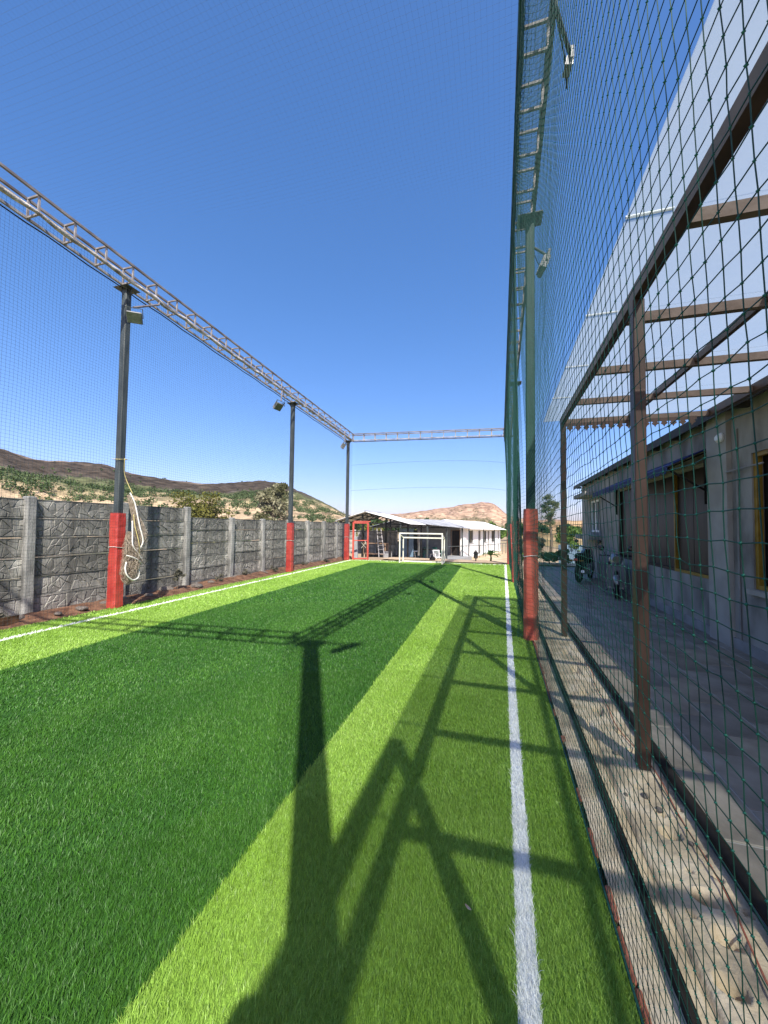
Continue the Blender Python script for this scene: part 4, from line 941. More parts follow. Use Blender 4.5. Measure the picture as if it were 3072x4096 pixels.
def white_house():
    t = thing('white_house', 'long white house with tin roof and dark windows behind the goal', 'house', (A0.x, A0.y, ZH))
    def hb(m, name, mt, parent=None):
        m.v = [tuple(HM @ Vector(v)) for v in m.v]; return m.build(name, mt, parent or t, origin=tuple(t.location))
    holes = [(1.99, 3.45, .16, 1.30), (5.2, 6.0, -1.05, 1.27), (6.86, 8.25, .10, 1.26), (8.75, 9.5, -1.05, 1.26), (10.4, 11.85, .09, 1.25), (13.4, 14.0, -1.05, 1.25)]
    m = MB(); wall_holes(m, -.2, 0, 0, 14.6, ZH, 1.55, holes); hb(m, 'wall', 'white_paint')
    m = MB()
    for x0, x1_, z0, z1 in ((-4.2, -.9, ZH, 1.55), (-.9, -.1999, 1.30, 1.55), (-.12-.08, -.2, ZH, 1.3)):
        if x1_ > x0: m.box(x0, x1_, 0, .2, z0, z1)
    hb(m, 'front_wall', 'grey_and_shaded_wall')  # grey colour carries the verandah roof's shade on this white wall
    m = MB(); m.box(-4.2, -4.0, .2, 14.6, ZH, 1.55); m.box(-4.0, -.2, 14.4, 14.6, ZH, 1.55); hb(m, 'back_wall', 'white_paint')
    m = MB(); m.box(-.9, -.2, .10, .16, ZH, 1.30); d = hb(m, 'door', 'panel_brown')
    m = MB(); m.box(-.98, -.90, -.03, .02, ZH, 1.36); m.box(-.2, -.14, -.03, .02, ZH, 1.36); m.box(-.9, -.2, -.03, .02, 1.30, 1.36); hb(m, 'door_frame', 'timber')
    for h in holes:
        isd = h[2] < -.5; m = MB(); m.box(-.14, -.10, h[0], h[1], h[2], h[3])
        if isd:
            hb(m, 'door', 'panel_brown')
        else:
            o = hb(m, 'window', 'window_glass'); f = MB()
            for a in (h[0], (h[0]+h[1])/2-.03, h[1]-.05): f.box(-.10, -.06, a, a+.05, h[2], h[3])
            f.box(-.10, -.06, h[0], h[1], h[2], h[2]+.05); hb(f, 'frame', 'black_iron', o)
            f = MB(); f.box(-.05, .05, h[0]-.05, h[1]+.05, h[2]-.07, h[2]-.002); hb(f, 'sill', 'grey_and_shaded_wall', o)
    m = MB(); m.box(0.0, .03, 0, 14.6, ZH, ZH+.25); hb(m, 'plinth', 'white_paint')
    m = MB(); m.box(.33, .41, .8, .88, ZH, 1.42); m.box(.33, .41, 5.6, 5.68, ZH, 1.42); m.box(.33, .41, 10.2, 10.28, ZH, 1.4); hb(m, 'eave_post', 'steel_dark')
    # bright main roof
    rr = [HP(.8, -2.0, 2.28), HP(15.2, -2.0, 2.26), HP(15.2, .62, 1.38), HP(.8, .62, 1.44)]
    corr_roof(*rr, 40, .02).build('roof_sheet', 'sheet_white', t)
    ll = [HP(.8, -2.0, 2.28), HP(15.2, -2.0, 2.26), HP(15.2, -4.6, 1.4), HP(.8, -4.6, 1.4)]
    corr_roof(*ll, 40, .02).build('roof_sheet', 'sheet_white', t)
    m = MB(); m.add([HP(.02, -4.2, 1.55), HP(.02, -.02, 1.55), HP(.02, -2.0, 2.2), HP(.18, -4.2, 1.55), HP(.18, -.02, 1.55), HP(.18, -2.0, 2.2)], [(0, 1, 2), (5, 4, 3), (0, 3, 4, 1), (1, 4, 5, 2), (2, 5, 3, 0)]); m.build('gable', 'grey_and_shaded_wall', t)  # same shade put into the colour as on the front wall
    # verandah
    v = thing('verandah', 'open verandah with grey tin roof in front of the white house', 'verandah', (HP(-4, -2, ZH)))
    rr = [HP(-8.1, -1.85, 2.12), HP(1.4, -1.85, 2.22), HP(1.4, .5, 1.46), HP(-8.1, .5, 1.72)]
    corr_roof(*rr, 30, .022).build('roof_sheet', 'sheet_grey', v)
    ll = [HP(-8.1, -1.85, 2.12), HP(.7, -1.85, 2.20), HP(.7, -4.3, 1.5), HP(-8.1, -4.3, 1.55)]
    corr_roof(*ll, 30, .022).build('roof_sheet', 'sheet_grey', v)
    def vb(m, name, mt):
        m.v = [tuple(HM @ Vector(q)) for q in m.v]; return m.build(name, mt, v, origin=tuple(v.location))
    m = MB(); m.box(-4.4, .9, -8.3, -.02, ZH-.2, -.86); vb(m, 'floor_slab', 'grey_and_shaded_wall')
    m = MB(); m.box(-4.4, 1.3, -8.8, -8.3, ZH-.2, -.98); vb(m, 'step', 'white_paint')
    for w_, tt in ((.2, -8.0), (-1.85, -8.0), (-4.1, -8.0), (.25, -4.4), (-4.1, -4.4), (.25, -.6), (-1.85, -4.4)):
        m = MB(); z = np.interp(w_, [-4.3, -1.85, .5], [1.5, 2.1, 1.62]); m.box(w_-.045, w_+.045, tt-.045, tt+.045, -.86, z-.06); vb(m, 'post', 'steel_dark')
    for tt in (-8.0, -4.4, -.8):
        m = MB(); m.bar((-4.2, tt, 1.50), (.4, tt, 1.56), .05, .07); m.bar((-1.85, tt, 1.55), (-1.85, tt, 2.08), .05); m.bar((-4.2, tt, 1.5), (-1.85, tt, 2.08), .05); m.bar((.4, tt, 1.58), (-1.85, tt, 2.08), .05); vb(m, 'roof_truss', 'black_iron')
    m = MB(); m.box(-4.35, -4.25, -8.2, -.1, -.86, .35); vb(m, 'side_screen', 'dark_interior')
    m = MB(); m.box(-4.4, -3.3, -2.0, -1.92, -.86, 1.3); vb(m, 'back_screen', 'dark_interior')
    # railing in the yard
    r = thing('yard_railing', 'thin dark railing with uprights along the sandy yard before the white house', 'railing', (-2, 34, -1))
    P = [Vector(p) for p in ((-4.0, 30.5, -.95), (-3.0, 33.2, -1.0), (-2.2, 35.0, -1.02), (-1.75, 36.0, -1.03), (-1.3, 37.2, -1.04), (-.9, 38.6, -1.05), (-.5, 39.8, -1.05), (-.1, 41, -1.05), (.25, 42, -1.05), (.6, 43, -1.05), (.95, 44, -1.05), (1.3, 45, -1.05))]
    for k, p in enumerate(P):
        m = MB(); m.bar(p-Vector((0, 0, .15)), p+Vector((0, 0, 1.0)), .045); m.build('upright', 'steel_dark', r, origin=tuple(r.location))
        if k: 
            m = MB(); m.bar(P[k-1]+Vector((0, 0, 1.0)), p+Vector((0, 0, 1.0)), .05); m.build('rail', 'steel_dark', r, origin=tuple(r.location))
white_house()
def plastic_chair(label, x, y, z, rz, mt):
    t = thing('plastic_chair', label, 'chair', (x, y, z), rz, 'plastic chairs on the verandah')
    m = MB(); m.cbox(-.22, .22, -.21, .22, .42, .45, .015); m.local('seat', mt, t)
    for sx in (-1, 1):
        for sy in (-1, 1): m = MB(); m.bar((sx*.19, sy*.18, .42), (sx*.25, sy*.24, 0), .04); m.local('leg', mt, t)
    m = MB(); m.bar((-.2, .21, .45), (-.22, .30, .88), .04); m.bar((.2, .21, .45), (.22, .30, .88), .04); m.bar((-.24, .30, .87), (.24, .30, .87), .04, .05)
    for k in range(4): m.bar((-.12+k*.08, .22, .46), (-.13+k*.087, .295, .86), .045, .012)
    m.local('backrest', mt, t)
    for s in (-1, 1): m = MB(); m.bar((s*.24, -.16, .42), (s*.25, -.16, .64), .035); m.bar((s*.25, -.2, .65), (s*.24, .26, .66), .05, .025); m.local('armrest', mt, t)
plastic_chair('white plastic chair at the front edge of the verandah, right of the goal middle', -3.95, 25.6, -.86, .6, 'white_plastic')
plastic_chair('green plastic chair deep in the verandah facing the table', -5.55, 29.0, -.86, -.5, 'green_plastic')
plastic_chair('second green plastic chair on the verandah, farther right', -4.6, 29.6, -.86, 2.4, 'green_plastic')
plastic_chair('dark green plastic chair left of the verandah table', -6.2, 28.2, -.86, 1.4, 'awning_green')
def far_props():
    t = thing('round_table', 'white round plastic table at the left of the verandah', 'table', (-6.0, 26.6, -.86))
    m = MB(); m.lathe([(.30, .70), (.44, .70), (.45, .72), (.44, .745), (.2, .75)], n=20); m.local('top', 'white_plastic', t)
    for k in range(4):
        a = k*math.pi/2+.4; m = MB(); m.bar((.25*math.cos(a), .25*math.sin(a), .70), (.33*math.cos(a), .33*math.sin(a), 0), .05); m.local('leg', 'white_plastic', t)
    t = thing('side_cabinet', 'pale cabinet at the verandah edge seen through the goal', 'cabinet', (-6.2, 25.7, -.98))
    m = MB(); m.cbox(-.22, .22, -.2, .2, 0, .85, .012); m.local('carcass', 'cream_paint', t)
    m = MB(); m.box(-.2, .2, -.215, -.202, .05, .80); m.local('door', 'cream_paint', t)
    m = MB(); m.lathe([(.17, .85), (.16, .95), (.11, 1.1), (.07, 1.24), (.03, 1.33)], n=14)
    m.top('white_cloth', 'white_plastic', 'white cloth cone standing on the pale cabinet', 'cloth', origin=None).location = (-6.2, 25.7, -.98)
    t = thing('long_table', 'dark long table under the verandah roof', 'table', (-5.0, 28.8, -.86))
    m = MB(); m.box(-.8, .8, -.4, .4, .72, .76); m.local('top', 'panel_brown', t)
    for sx in (-1, 1):
        for sy in (-1, 1): m = MB(); m.box(sx*.7-.03, sx*.7+.03, sy*.33-.03, sy*.33+.03, 0, .72); m.local('leg', 'panel_brown', t)
    t = thing('garden_lantern', 'small black garden lantern standing behind the end line', 'lantern', (-1.08, 18.6, -.06))
    m = MB(); m.lathe([(.10, 0), (.10, .03), (.03, .06), (.025, .16), (.09, .18)], n=10); m.local('base', 'black_iron', t)
    m = MB(); m.lathe([(.075, .18), (.095, .40)], n=6); m.local('glass', 'window_glass', t)
    m = MB(); m.lathe([(.13, .40), (.06, .50), (.02, .53), (.03, .56), (.004, .60)], n=8); m.local('cap', 'black_iron', t)
    for k in range(6):
        a = k*math.pi/3; m = MB(); m.bar((.085*math.cos(a), .085*math.sin(a), .18), (.105*math.cos(a), .105*math.sin(a), .40), .012); m.local('bar', 'black_iron', t)
    t = thing('kettle', 'dark kettle-shaped pot on the ground beside the right goal post', 'pot', (-3.05, 18.1, -.05))
    m = MB(); m.lathe([(.08, 0), (.14, .06), (.13, .16), (.06, .22), (.02, .25)], n=14); m.local('body', 'black_iron', t, True)
    m = MB(); m.tube([(-.12, 0, .15), (-.09, 0, .33), (.09, 0, .33), (.12, 0, .15)], .012, 6); m.local('handle', 'steel_grey', t)
far_props()
def banana():
    t = thing('banana_plant', 'young banana plant with broad leaves on the sandy yard', 'plant', (-.42, 19.0, -.06)); rr = random.Random(3)
    m = MB(); m.tube([(0, 0, -.05), (.02, 0, .2), (0, 0, .38)], [.05, .04, .025], 8); m.local('stem', 'leaf_bright', t, True)
    for k in range(9):
        a = k*2.4; el = R(rr.uniform(15, 70)); L = rr.uniform(.4, .62); m = MB(); n = 7
        for i in range(n+1):
            u = i/n; d = Vector((math.cos(a), math.sin(a), 0)); p = Vector((0, 0, .3))+d*(L*u*math.cos(el))+Vector((0, 0, L*(u*math.sin(el)-.45*u*u))); s = Vector((-d.y, d.x, 0)); w = .10*math.sin(math.pi*min(1, u*.92+.08))**.7+.006
            m.v += [tuple(p-s*w+Vector((0, 0, .03))), tuple(p), tuple(p+s*w+Vector((0, 0, .03)))]
        for i in range(n):
            for j in (0, 1): m.f.append((i*3+j, i*3+j+1, i*3+j+4, i*3+j+3))
        m.local('leaf', 'banana_leaf', t)
banana()

# ================================================================== HILLS
def hill(name, material, az0, az1, daz, r0, table, Rf, seed, rough, zbase=-3.0, back=1.5, p=1.15, fmul=None):
    az = np.arange(az0, az1+1e-6, daz); el = np.interp(az, [a for a, e in table], [e for a, e in table]); Rr = Rf(az)+Rf(az)*.10*(fbm(az*.12, az*0+3, 3, seed)-.5)
    s = np.concatenate([np.linspace(0, 1, 70), 1+np.linspace(.03, back-1, 12)])
    AZ, S = np.meshgrid(np.radians(az), s, indexing='ij'); RRr = Rr[:, None]; rad = r0+(RRr-r0)*S
    zr = CAM_H+RRr*np.tan(np.radians(el))[:, None]
    prof = np.where(S <= 1, S**p, 1-(S-1)*.9)
    X = rad*np.sin(AZ); Y = rad*np.cos(AZ); k = rough
    Z = zbase+(zr-zbase)*prof+((fbm(X/k, Y/k, 6, seed)-.5)*k*.28+(np.abs(fbm(X/k*2.3, Y/k*2.3, 5, seed+2)-.5)*-2+.35)*k*.16)*np.clip(S*3, 0, 1)*(1-.55*np.clip((S-.75)*4, 0, 1))
    Z -= np.abs(np.sin(X/k*1.1+fbm(X/k, Y/k, 3, seed+5)*6))**3*k*.10*np.clip((S-.1)*3, 0, 1)*np.clip((1-S)*4, 0, 1)
    n, m = X.shape; idx = np.arange(n*m).reshape(n, m); q = np.stack([idx[:-1, :-1], idx[:-1, 1:], idx[1:, 1:], idx[1:, :-1]], -1).reshape(-1, 4)
    me = fast_mesh(name, np.stack([X, Y, Z], -1).reshape(-1, 3), q)
    at = me.attributes.new('f', 'FLOAT', 'POINT'); at.data.foreach_set('value', (np.clip(S, 0, 1)*(np.interp(az, *fmul)[:, None] if fmul else 1)).ravel().astype(np.float32))
    me.polygons.foreach_set('use_smooth', [True]*len(me.polygons))
    tag(link(name, me, material), kind='structure'); return X, Y, Z, S
TL_ = [(-95, 9), (-75, 8.6), (-63, 7.7), (-61.5, 7.6), (-60, 7.1), (-58.3, 6.9), (-55, 7.05), (-52.8, 7.0), (-50, 6.15), (-46, 5.75), (-42.6, 5.62), (-39, 5.7), (-36.5, 6.15), (-34.9, 6.25), (-33, 6.2), (-31.7, 6.0), (-30, 5.4), (-28.4, 4.7), (-26, 3.6), (-23.3, 2.1), (-20, .9), (-17, .3)]
H1 = hill('burnt_hill', 'burnt_hill', -95, -17, .3, 70, TL_, lambda a: 360+0*a, 3, 26, fmul=([-33.5, -29.5, -26], [1, .68, .55]))
TM = [(-30, 1.2), (-20, 1.6), (-14, 1.95), (-12.3, 2.15), (-9.5, 2.65), (-7.9, 2.85), (-6.3, 3.1), (-5.2, 3.35), (-4.4, 3.5), (-2.6, 3.72), (-1.6, 3.65), (-.95, 3.45), (0, 2.7), (.7, 2.0), (2, 1.4), (5, 1.1), (12, .9), (30, .8)]
H2 = hill('rocky_hill', 'mesa_rock', -30, 30, .2, 420, TM, lambda a: 900+0*a, 9, 60, zbase=-4, p=1.0)
H3 = hill('ochre_field', 'ochre_field', 1.5, 60, .6, 45, [(1.5, -.2), (4, .5), (8, .95), (14, 1.2), (30, 1.5), (60, 2)], lambda a: 170+0*a, 21, 8, zbase=-2.5, p=.9)

# ================================================================== VEGETATION
def leaf_quads(centres, size, rng, flat=0.0):
    n = len(centres); a = rng.normal(0, 1, (n, 3)); a /= np.linalg.norm(a, axis=1, keepdims=True)
    b = rng.normal(0, 1, (n, 3)); b -= a*(a*b).sum(1, keepdims=True); b /= np.linalg.norm(b, axis=1, keepdims=True)
    s = size*rng.uniform(.6, 1.3, (n, 1)); V = np.stack([centres-a*s, centres+b*s*.55, centres+a*s, centres-b*s*.55], 1)
    return V.reshape(-1, 3), np.arange(n*4).reshape(n, 4)
def tree(name, label, cat, loc, H, rx, crown_h, material, nleaf, lsize, seed, group=None, ncl=26, trunk_r=None, gap=.7):
    rng = np.random.default_rng(seed); t = thing(name, label, cat, loc, 0, group); zc = H-crown_h/2
    u = rng.normal(0, 1, (ncl, 3)); u /= np.linalg.norm(u, axis=1, keepdims=True); rr = rng.uniform(.35, .95, (ncl, 1))
    cc = u*rr*np.array([rx, rx, crown_h/2])*.82+np.array([0, 0, zc]); cr = rng.uniform(.20, .42, ncl)*min(rx, crown_h*.7)
    k = rng.integers(0, ncl, nleaf); d = rng.normal(0, 1, (nleaf, 3)); d /= np.linalg.norm(d, axis=1, keepdims=True)
    c = cc[k]+d*(cr[k]*rng.uniform(.3, 1.0, nleaf)**gap)[:, None]*np.array([1.1, 1.1, .8]); c[:, 2] = np.maximum(c[:, 2], .05)
    V, q = leaf_quads(c, lsize, rng); link('crown', fast_mesh('crown', V, q), material, t)
    tr = trunk_r or max(.04, H*.025); m = MB(); fork = max(zc-crown_h*.3, H*.18)
    m.tube([(0, 0, -.2), (.02*H, 0, fork*.6), (0, .01*H, fork), (0, 0, zc)], [tr, tr*.8, tr*.65, tr*.3], 7)
    for i in range(min(ncl, 9)): m.tube([(0, .005*H, fork*.95), tuple(Vector((0, 0, fork)).lerp(Vector(cc[i]), .55)+Vector((0, 0, .05*H))), tuple(cc[i])], [tr*.5, tr*.3, tr*.1], 5)
    m.local('trunk', 'bark', t); return t
def polar(az, r, z=None):
    a = R(az); x, y = r*math.sin(a), r*math.cos(a); return (x, y, float(ground_z(x, y)) if z is None else z)
tree('round_bush', 'large rounded yellow-green bush rising behind the panel wall', 'bush', polar(-42.6, 24), 4.75, 2.05, 4.3, 'leaf_yellow', 14000, .085, 1, ncl=60)
tree('blossom_tree', 'pale flowering tree rising behind the panel wall beside the middle left post', 'tree', polar(-32.8, 27), 6.1, 1.35, 4.9, 'leaf_blossom', 7000, .10, 2, ncl=34, gap=.9)
tree('low_shrub', 'dull brownish shrub behind the wall left of the nearest wall post', 'shrub', polar(-57, 26), 2.75, 1.7, 1.8, 'leaf_grey', 2500, .12, 3)
for i, (az, r, H, rx, mt) in enumerate([(-27.5, 40, 3.0, 2.0, 'leaf_green'), (-25.5, 46, 3.4, 2.2, 'leaf_green'), (-23.6, 42, 2.6, 1.8, 'leaf_dark'), (-29.3, 38, 2.6, 1.7, 'leaf_green'), (-37.5, 36, 2.6, 1.9, 'leaf_green'), (-45.5, 34, 2.8, 1.8, 'leaf_green')]):
    tree('scrub_tree', ['green scrub tree just right of the middle left post, behind the wall', 'green scrub tree behind the wall, midway between the middle and far left posts', 'dark green scrub tree behind the wall, nearest the far left corner post', 'low green scrub tree at the right foot of the pale flowering tree', 'green scrub tree behind the wall between the round bush and the flowering tree', 'green scrub tree behind the wall at the left of the round bush'][i], 'tree', polar(az, r), H, rx, H*.85, mt, 1500, .16, 20+i, 'scrub trees behind the panel wall')
ORD = 'first second third fourth fifth sixth seventh eighth ninth tenth eleventh twelfth thirteenth fourteenth fifteenth sixteenth seventeenth eighteenth'.split()
for i, (az, r, H, rx, mt) in enumerate([(-22, 62, 4.6, 2.2, 'leaf_dark'), (-20.3, 70, 5.4, 2.3, 'leaf_green'), (-18.6, 75, 5.6, 2.5, 'leaf_dark'), (-17.2, 66, 4.9, 1.6, 'leaf_green'), (-15.8, 90, 4.8, 2.8, 'leaf_dark'), (-13.9, 85, 4.8, 2.6, 'leaf_green'), (-12.2, 80, 4.5, 2.2, 'leaf_dark'), (-10.7, 88, 5.6, 2.4, 'leaf_dark'), (-9.1, 95, 4.0, 2.4, 'leaf_green'), (-7.2, 92, 4.2, 3.0, 'leaf_green'), (-5.2, 90, 4.0, 2.4, 'leaf_dark'), (-3.6, 96, 4.2, 2.6, 'leaf_dark'), (1.4, 88, 4.4, 2.3, 'leaf_dark'), (2.9, 92, 4.8, 2.6, 'leaf_green'), (4.2, 96, 5.0, 2.7, 'leaf_dark'), (5.6, 90, 4.6, 2.6, 'leaf_dark'), (8.5, 95, 4.8, 3.0, 'leaf_dark'), (10.2, 90, 4.4, 2.8, 'leaf_green')]):
    tree('distant_tree', ORD[i]+' tree from the left in the tree line beyond the white house', 'tree', polar(az, r, -1.6), H, rx, H*.8, mt, 900, .34, 50+i, 'trees beyond the white house', ncl=18)
tree('round_tree', 'bright green rounded tree above the right end of the white house roof', 'tree', polar(-1.6, 58, -1.3), 3.9, 1.9, 2.8, 'leaf_bright', 2200, .22, 80)
tree('round_tree', 'smaller bright green tree beside the far right red pad', 'tree', polar(-.05, 55, -1.3), 3.2, 1.4, 2.2, 'leaf_bright', 1600, .2, 81)
tree('tall_tree', 'tall loose grey-green tree seen through the green net above the garden', 'tree', polar(6.6, 40, -1.2), 6.4, 1.1, 4.0, 'leaf_scrubgreen', 2600, .085, 82, ncl=26, gap=1.1)
tree('garden_tree', 'small yellow-green tree between the brown canopy post and the grey house', 'tree', polar(8.8, 25, -.8), 2.9, .85, 2.4, 'leaf_bright', 2000, .09, 83)
tree('shed_bush', 'yellow-green bush showing through the open shed', 'bush', polar(-18.5, 30.5, -1.0), 3.0, 1.9, 2.6, 'leaf_yellow', 3500, .12, 84)
tree('shed_bush', 'yellowish bush showing through the verandah behind the goal', 'bush', polar(-12.0, 38.5, -1.2), 2.9, 1.2, 2.4, 'leaf_yellow', 1500, .14, 85)
for i, (x, y, H, rx, mt, lab) in enumerate([(1.0, 19.2, 1.15, .55, 'leaf_grey', 'dry grey shrub behind the right pads at the end of the patio'), (1.7, 20.2, 1.3, .6, 'leaf_grey', 'dry brownish shrub beyond the end of the patio'), (1.25, 18.0, .6, .5, 'leaf_bright', 'low green plant at the end of the patio behind the pad'), (2.05, 18.2, .75, .5, 'leaf_bright', 'low bright green plant near the far brown post'), (2.6, 18.3, .8, .45, 'leaf_green', 'leafy green plant beside the motorcycle')]):
    tree('garden_shrub', lab, 'shrub', (x, y, -.06), H, rx, H*.9, mt, 1600, .05, 90+i, 'shrubs at the end of the patio', ncl=14)
tree('grey_weed', 'pale grey-green weed growing at the foot of the panel wall', 'weed', (-7.1, 7.15, .02), .62, .16, .5, 'leaf_grey', 260, .035, 99, ncl=10, trunk_r=.008)
for i, (x, y) in enumerate([(-7.15, 8.6), (-7.2, 9.8), (-7.1, 3.9), (-7.05, 11.0), (-7.1, 13.2), (-7.0, 14.9)]):
    tree('dry_weed', 'dry low weed along the soil below the panel wall', 'weed', (x, y, .02), .22, .2, .2, 'leaf_grey', 160, .03, 110+i, 'dry weeds below the panel wall', ncl=7, trunk_r=.006)
m = corr_roof((3.2, 24, .65), (6.5, 24.5, .65), (6.5, 24.5, -1.1), (3.2, 24, -1.1), 20, .02)
m.top('sheet_fence', 'sheet_blue', 'pale blue corrugated sheet fence beyond the motorcycle', 'fence', origin=(4.8, 24.2, -1))
def scrub():
    rng = np.random.default_rng(77); X, Y, Z, S = H1; n, m = X.shape; C = []; sz = []
    def put(cnt, s0, s1, size, pw=1.0):
        i = rng.integers(0, n, cnt*4); j = rng.integers(0, 70, cnt*4); s = S[i, j]; keep = (s > s0) & (s < s1) & (fbm(X[i, j]/30, Y[i, j]/30, 3, 6) > .42)
        i, j = i[keep][:cnt], j[keep][:cnt]; jx, jy = rng.normal(0, 1.2, (2, len(i)))
        C.append(np.stack([X[i, j]+jx, Y[i, j]+jy, Z[i, j]+size*.5], -1)); sz.append(size*rng.uniform(.5, 1.3, len(i)))
    put(2300, .30, .62, 1.9); put(420, .10, .32, 1.2); put(160, .62, .85, 1.0); put(320, .985, 1.0, .8)
    X, Y, Z, S = H2; n, m = X.shape; put(900, .05, .75, 2.4)
    C, sz = np.concatenate(C), np.concatenate(sz); k = 34; d = rng.normal(0, 1, (len(C), k, 3)); d /= np.linalg.norm(d, axis=2, keepdims=True)
    P = (C[:, None, :]+d*sz[:, None, None]*rng.uniform(.5, 1, (len(C), k, 1))*np.array([1, 1, .75])).reshape(-1, 3)
    V, q = leaf_quads(P, .38, rng)
    tag(link('hillside_scrub', fast_mesh('hillside_scrub', V, q), 'scrub'), 'green scrub covering the middle slope of the burnt hill', 'scrub', kind='stuff')
scrub()

# ================================================================== SMALL THINGS
m = MB(); m.bar((-6.96, 1.8, .06), (-7.0, 4.05, .07), .012, .15); m.bar((-6.99, 1.8, -.01), (-7.03, 4.05, 0), .07, .012)
mat('rusty_steel', (.045, .022, .012), (.12, .06, .03), scale=9, rough=.9, bump=.3)
m.top('steel_channel', 'rusty_steel', 'rusty steel channel lying along the turf edge below the left wall', 'steel channel', origin=(-6.98, 2.9, 0))
m = MB()
for i in range(7):
    u = i/6; m.v += [(-.028+.056*u, -.010*math.sin(math.pi*u)-.002, .004+.012*abs(u-.5)), (-.028+.056*u, .010*math.sin(math.pi*u)+.002, .007+.016*abs(u-.5))]
    if i: m.f.append((2*i-2, 2*i, 2*i+1, 2*i-1))
mat('dry_leaf', (.45, .30, .18), (.60, .45, .30), scale=60, rough=.8)
o = m.top('dry_leaf', 'dry_leaf', 'curled dry leaf lying on the turf left of the right touchline', 'leaf'); o.location = (-.12, 1.63, .03); o.rotation_euler = (.2, 0, -.6); o.scale = (.55, .4, .6)

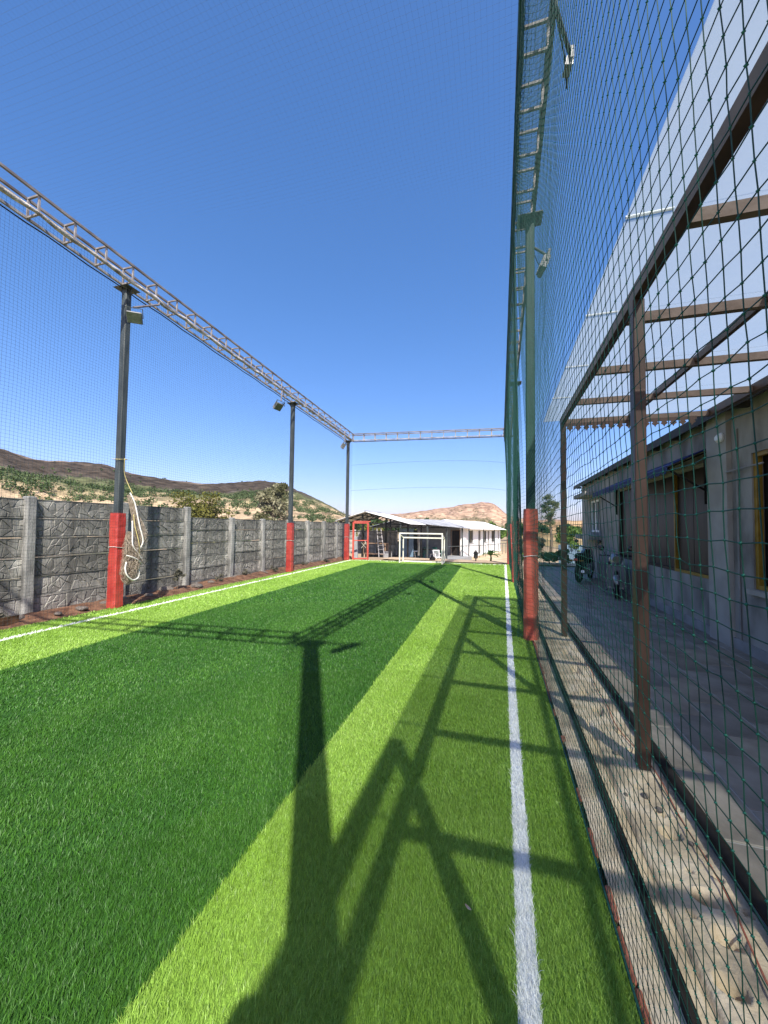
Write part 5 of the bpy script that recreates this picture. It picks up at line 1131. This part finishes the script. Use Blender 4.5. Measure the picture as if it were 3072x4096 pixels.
# ================================================================== PHOTOGRAPHER (behind the camera, shown by the shadow at the bottom edge)
def tubes_to_body(name, parts, material, parent, voxel, origin):
    m = MB()
    for pts, rad in parts:
        m.tube(pts, rad, 12)
        for p, r_ in ((pts[0], rad[0]), (pts[-1], rad[-1])):
            m.lathe([(r_*math.cos(R(a)), r_*math.sin(R(a))) for a in (-80, -45, 0, 45, 80)], p, 10)
    o = link(name, m.mesh(name, origin, True), material, parent)
    rm = o.modifiers.new('remesh', 'REMESH'); rm.mode = 'VOXEL'; rm.voxel_size = voxel; rm.use_smooth_shade = True
    sm = o.modifiers.new('smooth', 'SMOOTH'); sm.factor = .5; sm.iterations = 3
    return o
def person():
    org = Vector((0, -.50, 0)); t = thing('person', 'person in dark shirt photographing the pitch, shown by the rounded shadow at the bottom edge', 'person', org)
    V = lambda x, y, z: (x, y-.0, z)
    hand = []
    for s in (-1, 1):
        hx = .055*s
        hand += [([V(hx*1.5, -.075, 1.36), V(hx*1.1, -.05, 1.42), V(hx*.9, -.038, 1.46)], [.026, .030, .022])]          # palm
        for k, (dz, ln) in enumerate(((.0, .9), (.018, 1.0), (.036, .95), (.054, .8))):
            z = 1.435+dz; hand.append(([V(hx*1.05, -.045, z-.01), V(hx*1.15, -.028, z+.004), V(hx*.95, -.020, z+.010), V(hx*.95-.028*s*ln, -.024, z+.012)], [.0095, .009, .0085, .007]))
        hand.append(([V(hx*.95, -.06, 1.42), V(hx*.75, -.052, 1.45), V(hx*.3, -.040, 1.475)], [.013, .011, .009]))
    body = [([V(0, -.46, 1.38), V(0, -.44, 1.46), V(0, -.42, 1.54)], [.062, .058, .056]),
            ([V(0, -.43, 1.53), V(0, -.415, 1.58), V(0, -.42, 1.65), V(0, -.43, 1.70)], [.066, .080, .092, .074]),
            ([V(0, -.345, 1.60), V(0, -.315, 1.57), V(0, -.33, 1.555)], [.012, .016, .012]),
            ([V(-.018, -.338, 1.525), V(.018, -.338, 1.525)], [.010, .010]), ([V(0, -.36, 1.49), V(0, -.37, 1.51)], [.026, .036]),
            ([V(-.086, -.43, 1.57), V(-.092, -.44, 1.61)], [.014, .018]), ([V(.086, -.43, 1.57), V(.092, -.44, 1.61)], [.014, .018])]
    for s in (-1, 1):
        body += [([V(s*.19, -.47, 1.33), V(s*.25, -.36, 1.16), V(s*.24, -.30, 1.08)], [.058, .048, .042]),
                 ([V(s*.24, -.30, 1.08), V(s*.17, -.18, 1.22), V(s*.085, -.08, 1.35)], [.044, .038, .027])]
        body += [([V(s*.09, -.50, .95), V(s*.10, -.47, .50), V(s*.11, -.52, .09)], [.085, .055, .038]), ([V(s*.11, -.55, .05), V(s*.12, -.38, .035)], [.042, .032])]
    body += [([V(0, -.50, .93), V(0, -.49, 1.10), V(0, -.48, 1.26), V(0, -.475, 1.36)], [.12, .115, .13, .10]), ([V(-.17, -.475, 1.33), V(.17, -.475, 1.33)], [.07, .07])]
    b = tubes_to_body('body', body+hand, 'skin', t, .0065, org)
    shirt = [([V(0, -.50, .90), V(0, -.49, 1.10), V(0, -.48, 1.26), V(0, -.475, 1.36)], [.145, .135, .15, .115]), ([V(-.08, -.49, .92), V(-.09, -.48, 1.3)], [.115, .12]), ([V(.08, -.49, .92), V(.09, -.48, 1.3)], [.115, .12]), ([V(-.17, -.475, 1.33), V(.17, -.475, 1.33)], [.082, .082])]
    for s in (-1, 1): shirt += [([V(s*.19, -.47, 1.33), V(s*.245, -.38, 1.19)], [.076, .068])]
    tubes_to_body('shirt', shirt, 'shirt', b, .012, org)
    tro = [([V(0, -.50, .98), V(0, -.5, .86)], [.14, .13])]
    for s in (-1, 1): tro += [([V(s*.09, -.50, .95), V(s*.10, -.475, .50), V(s*.11, -.52, .10)], [.105, .08, .065])]
    tubes_to_body('trousers', tro, 'trousers', b, .012, org)
    tubes_to_body('hair', [([V(0, -.455, 1.60), V(0, -.44, 1.67), V(0, -.425, 1.715)], [.080, .094, .072]), ([V(0, -.50, 1.55), V(0, -.47, 1.62)], [.04, .06])], 'hair', b, .010, org)
    for s in (-1, 1): tubes_to_body('shoe', [([V(s*.11, -.57, .045), V(s*.115, -.48, .05), V(s*.12, -.33, .035)], [.046, .052, .040])], 'tyre', b, .010, org)
    for s in (-1, 1):
        m = MB(); m.lathe([(.011*math.cos(R(a)), .009*math.sin(R(a))) for a in (-80, -40, 0, 40, 80)], (s*.030, -.346, 1.603), 10); e = link('eye', m.mesh('eye', org, True), 'white_plastic', b); m = MB(); m.lathe([(.005*math.cos(R(a)), .005*math.sin(R(a))) for a in (-80, -40, 0, 40, 80)], (s*.030, -.338, 1.603), 8); link('iris', m.mesh('iris', org, True), 'hair', e)
    t.scale = (1.1, 1, 1.06); t.location.x = .07; t.location.y = -.55
    p = thing('phone', 'dark phone held up at the camera position by the photographer', 'phone', (.065, -.085, 1.47))
    m = MB(); m.cbox(-.038, .038, -.004, .004, 0, .150, .003); m.local('case', 'bike_black', p)
    m = MB(); m.box(-.034, .034, -.0055, -.0042, .006, .144); m.local('screen', 'window_glass', p)
person()
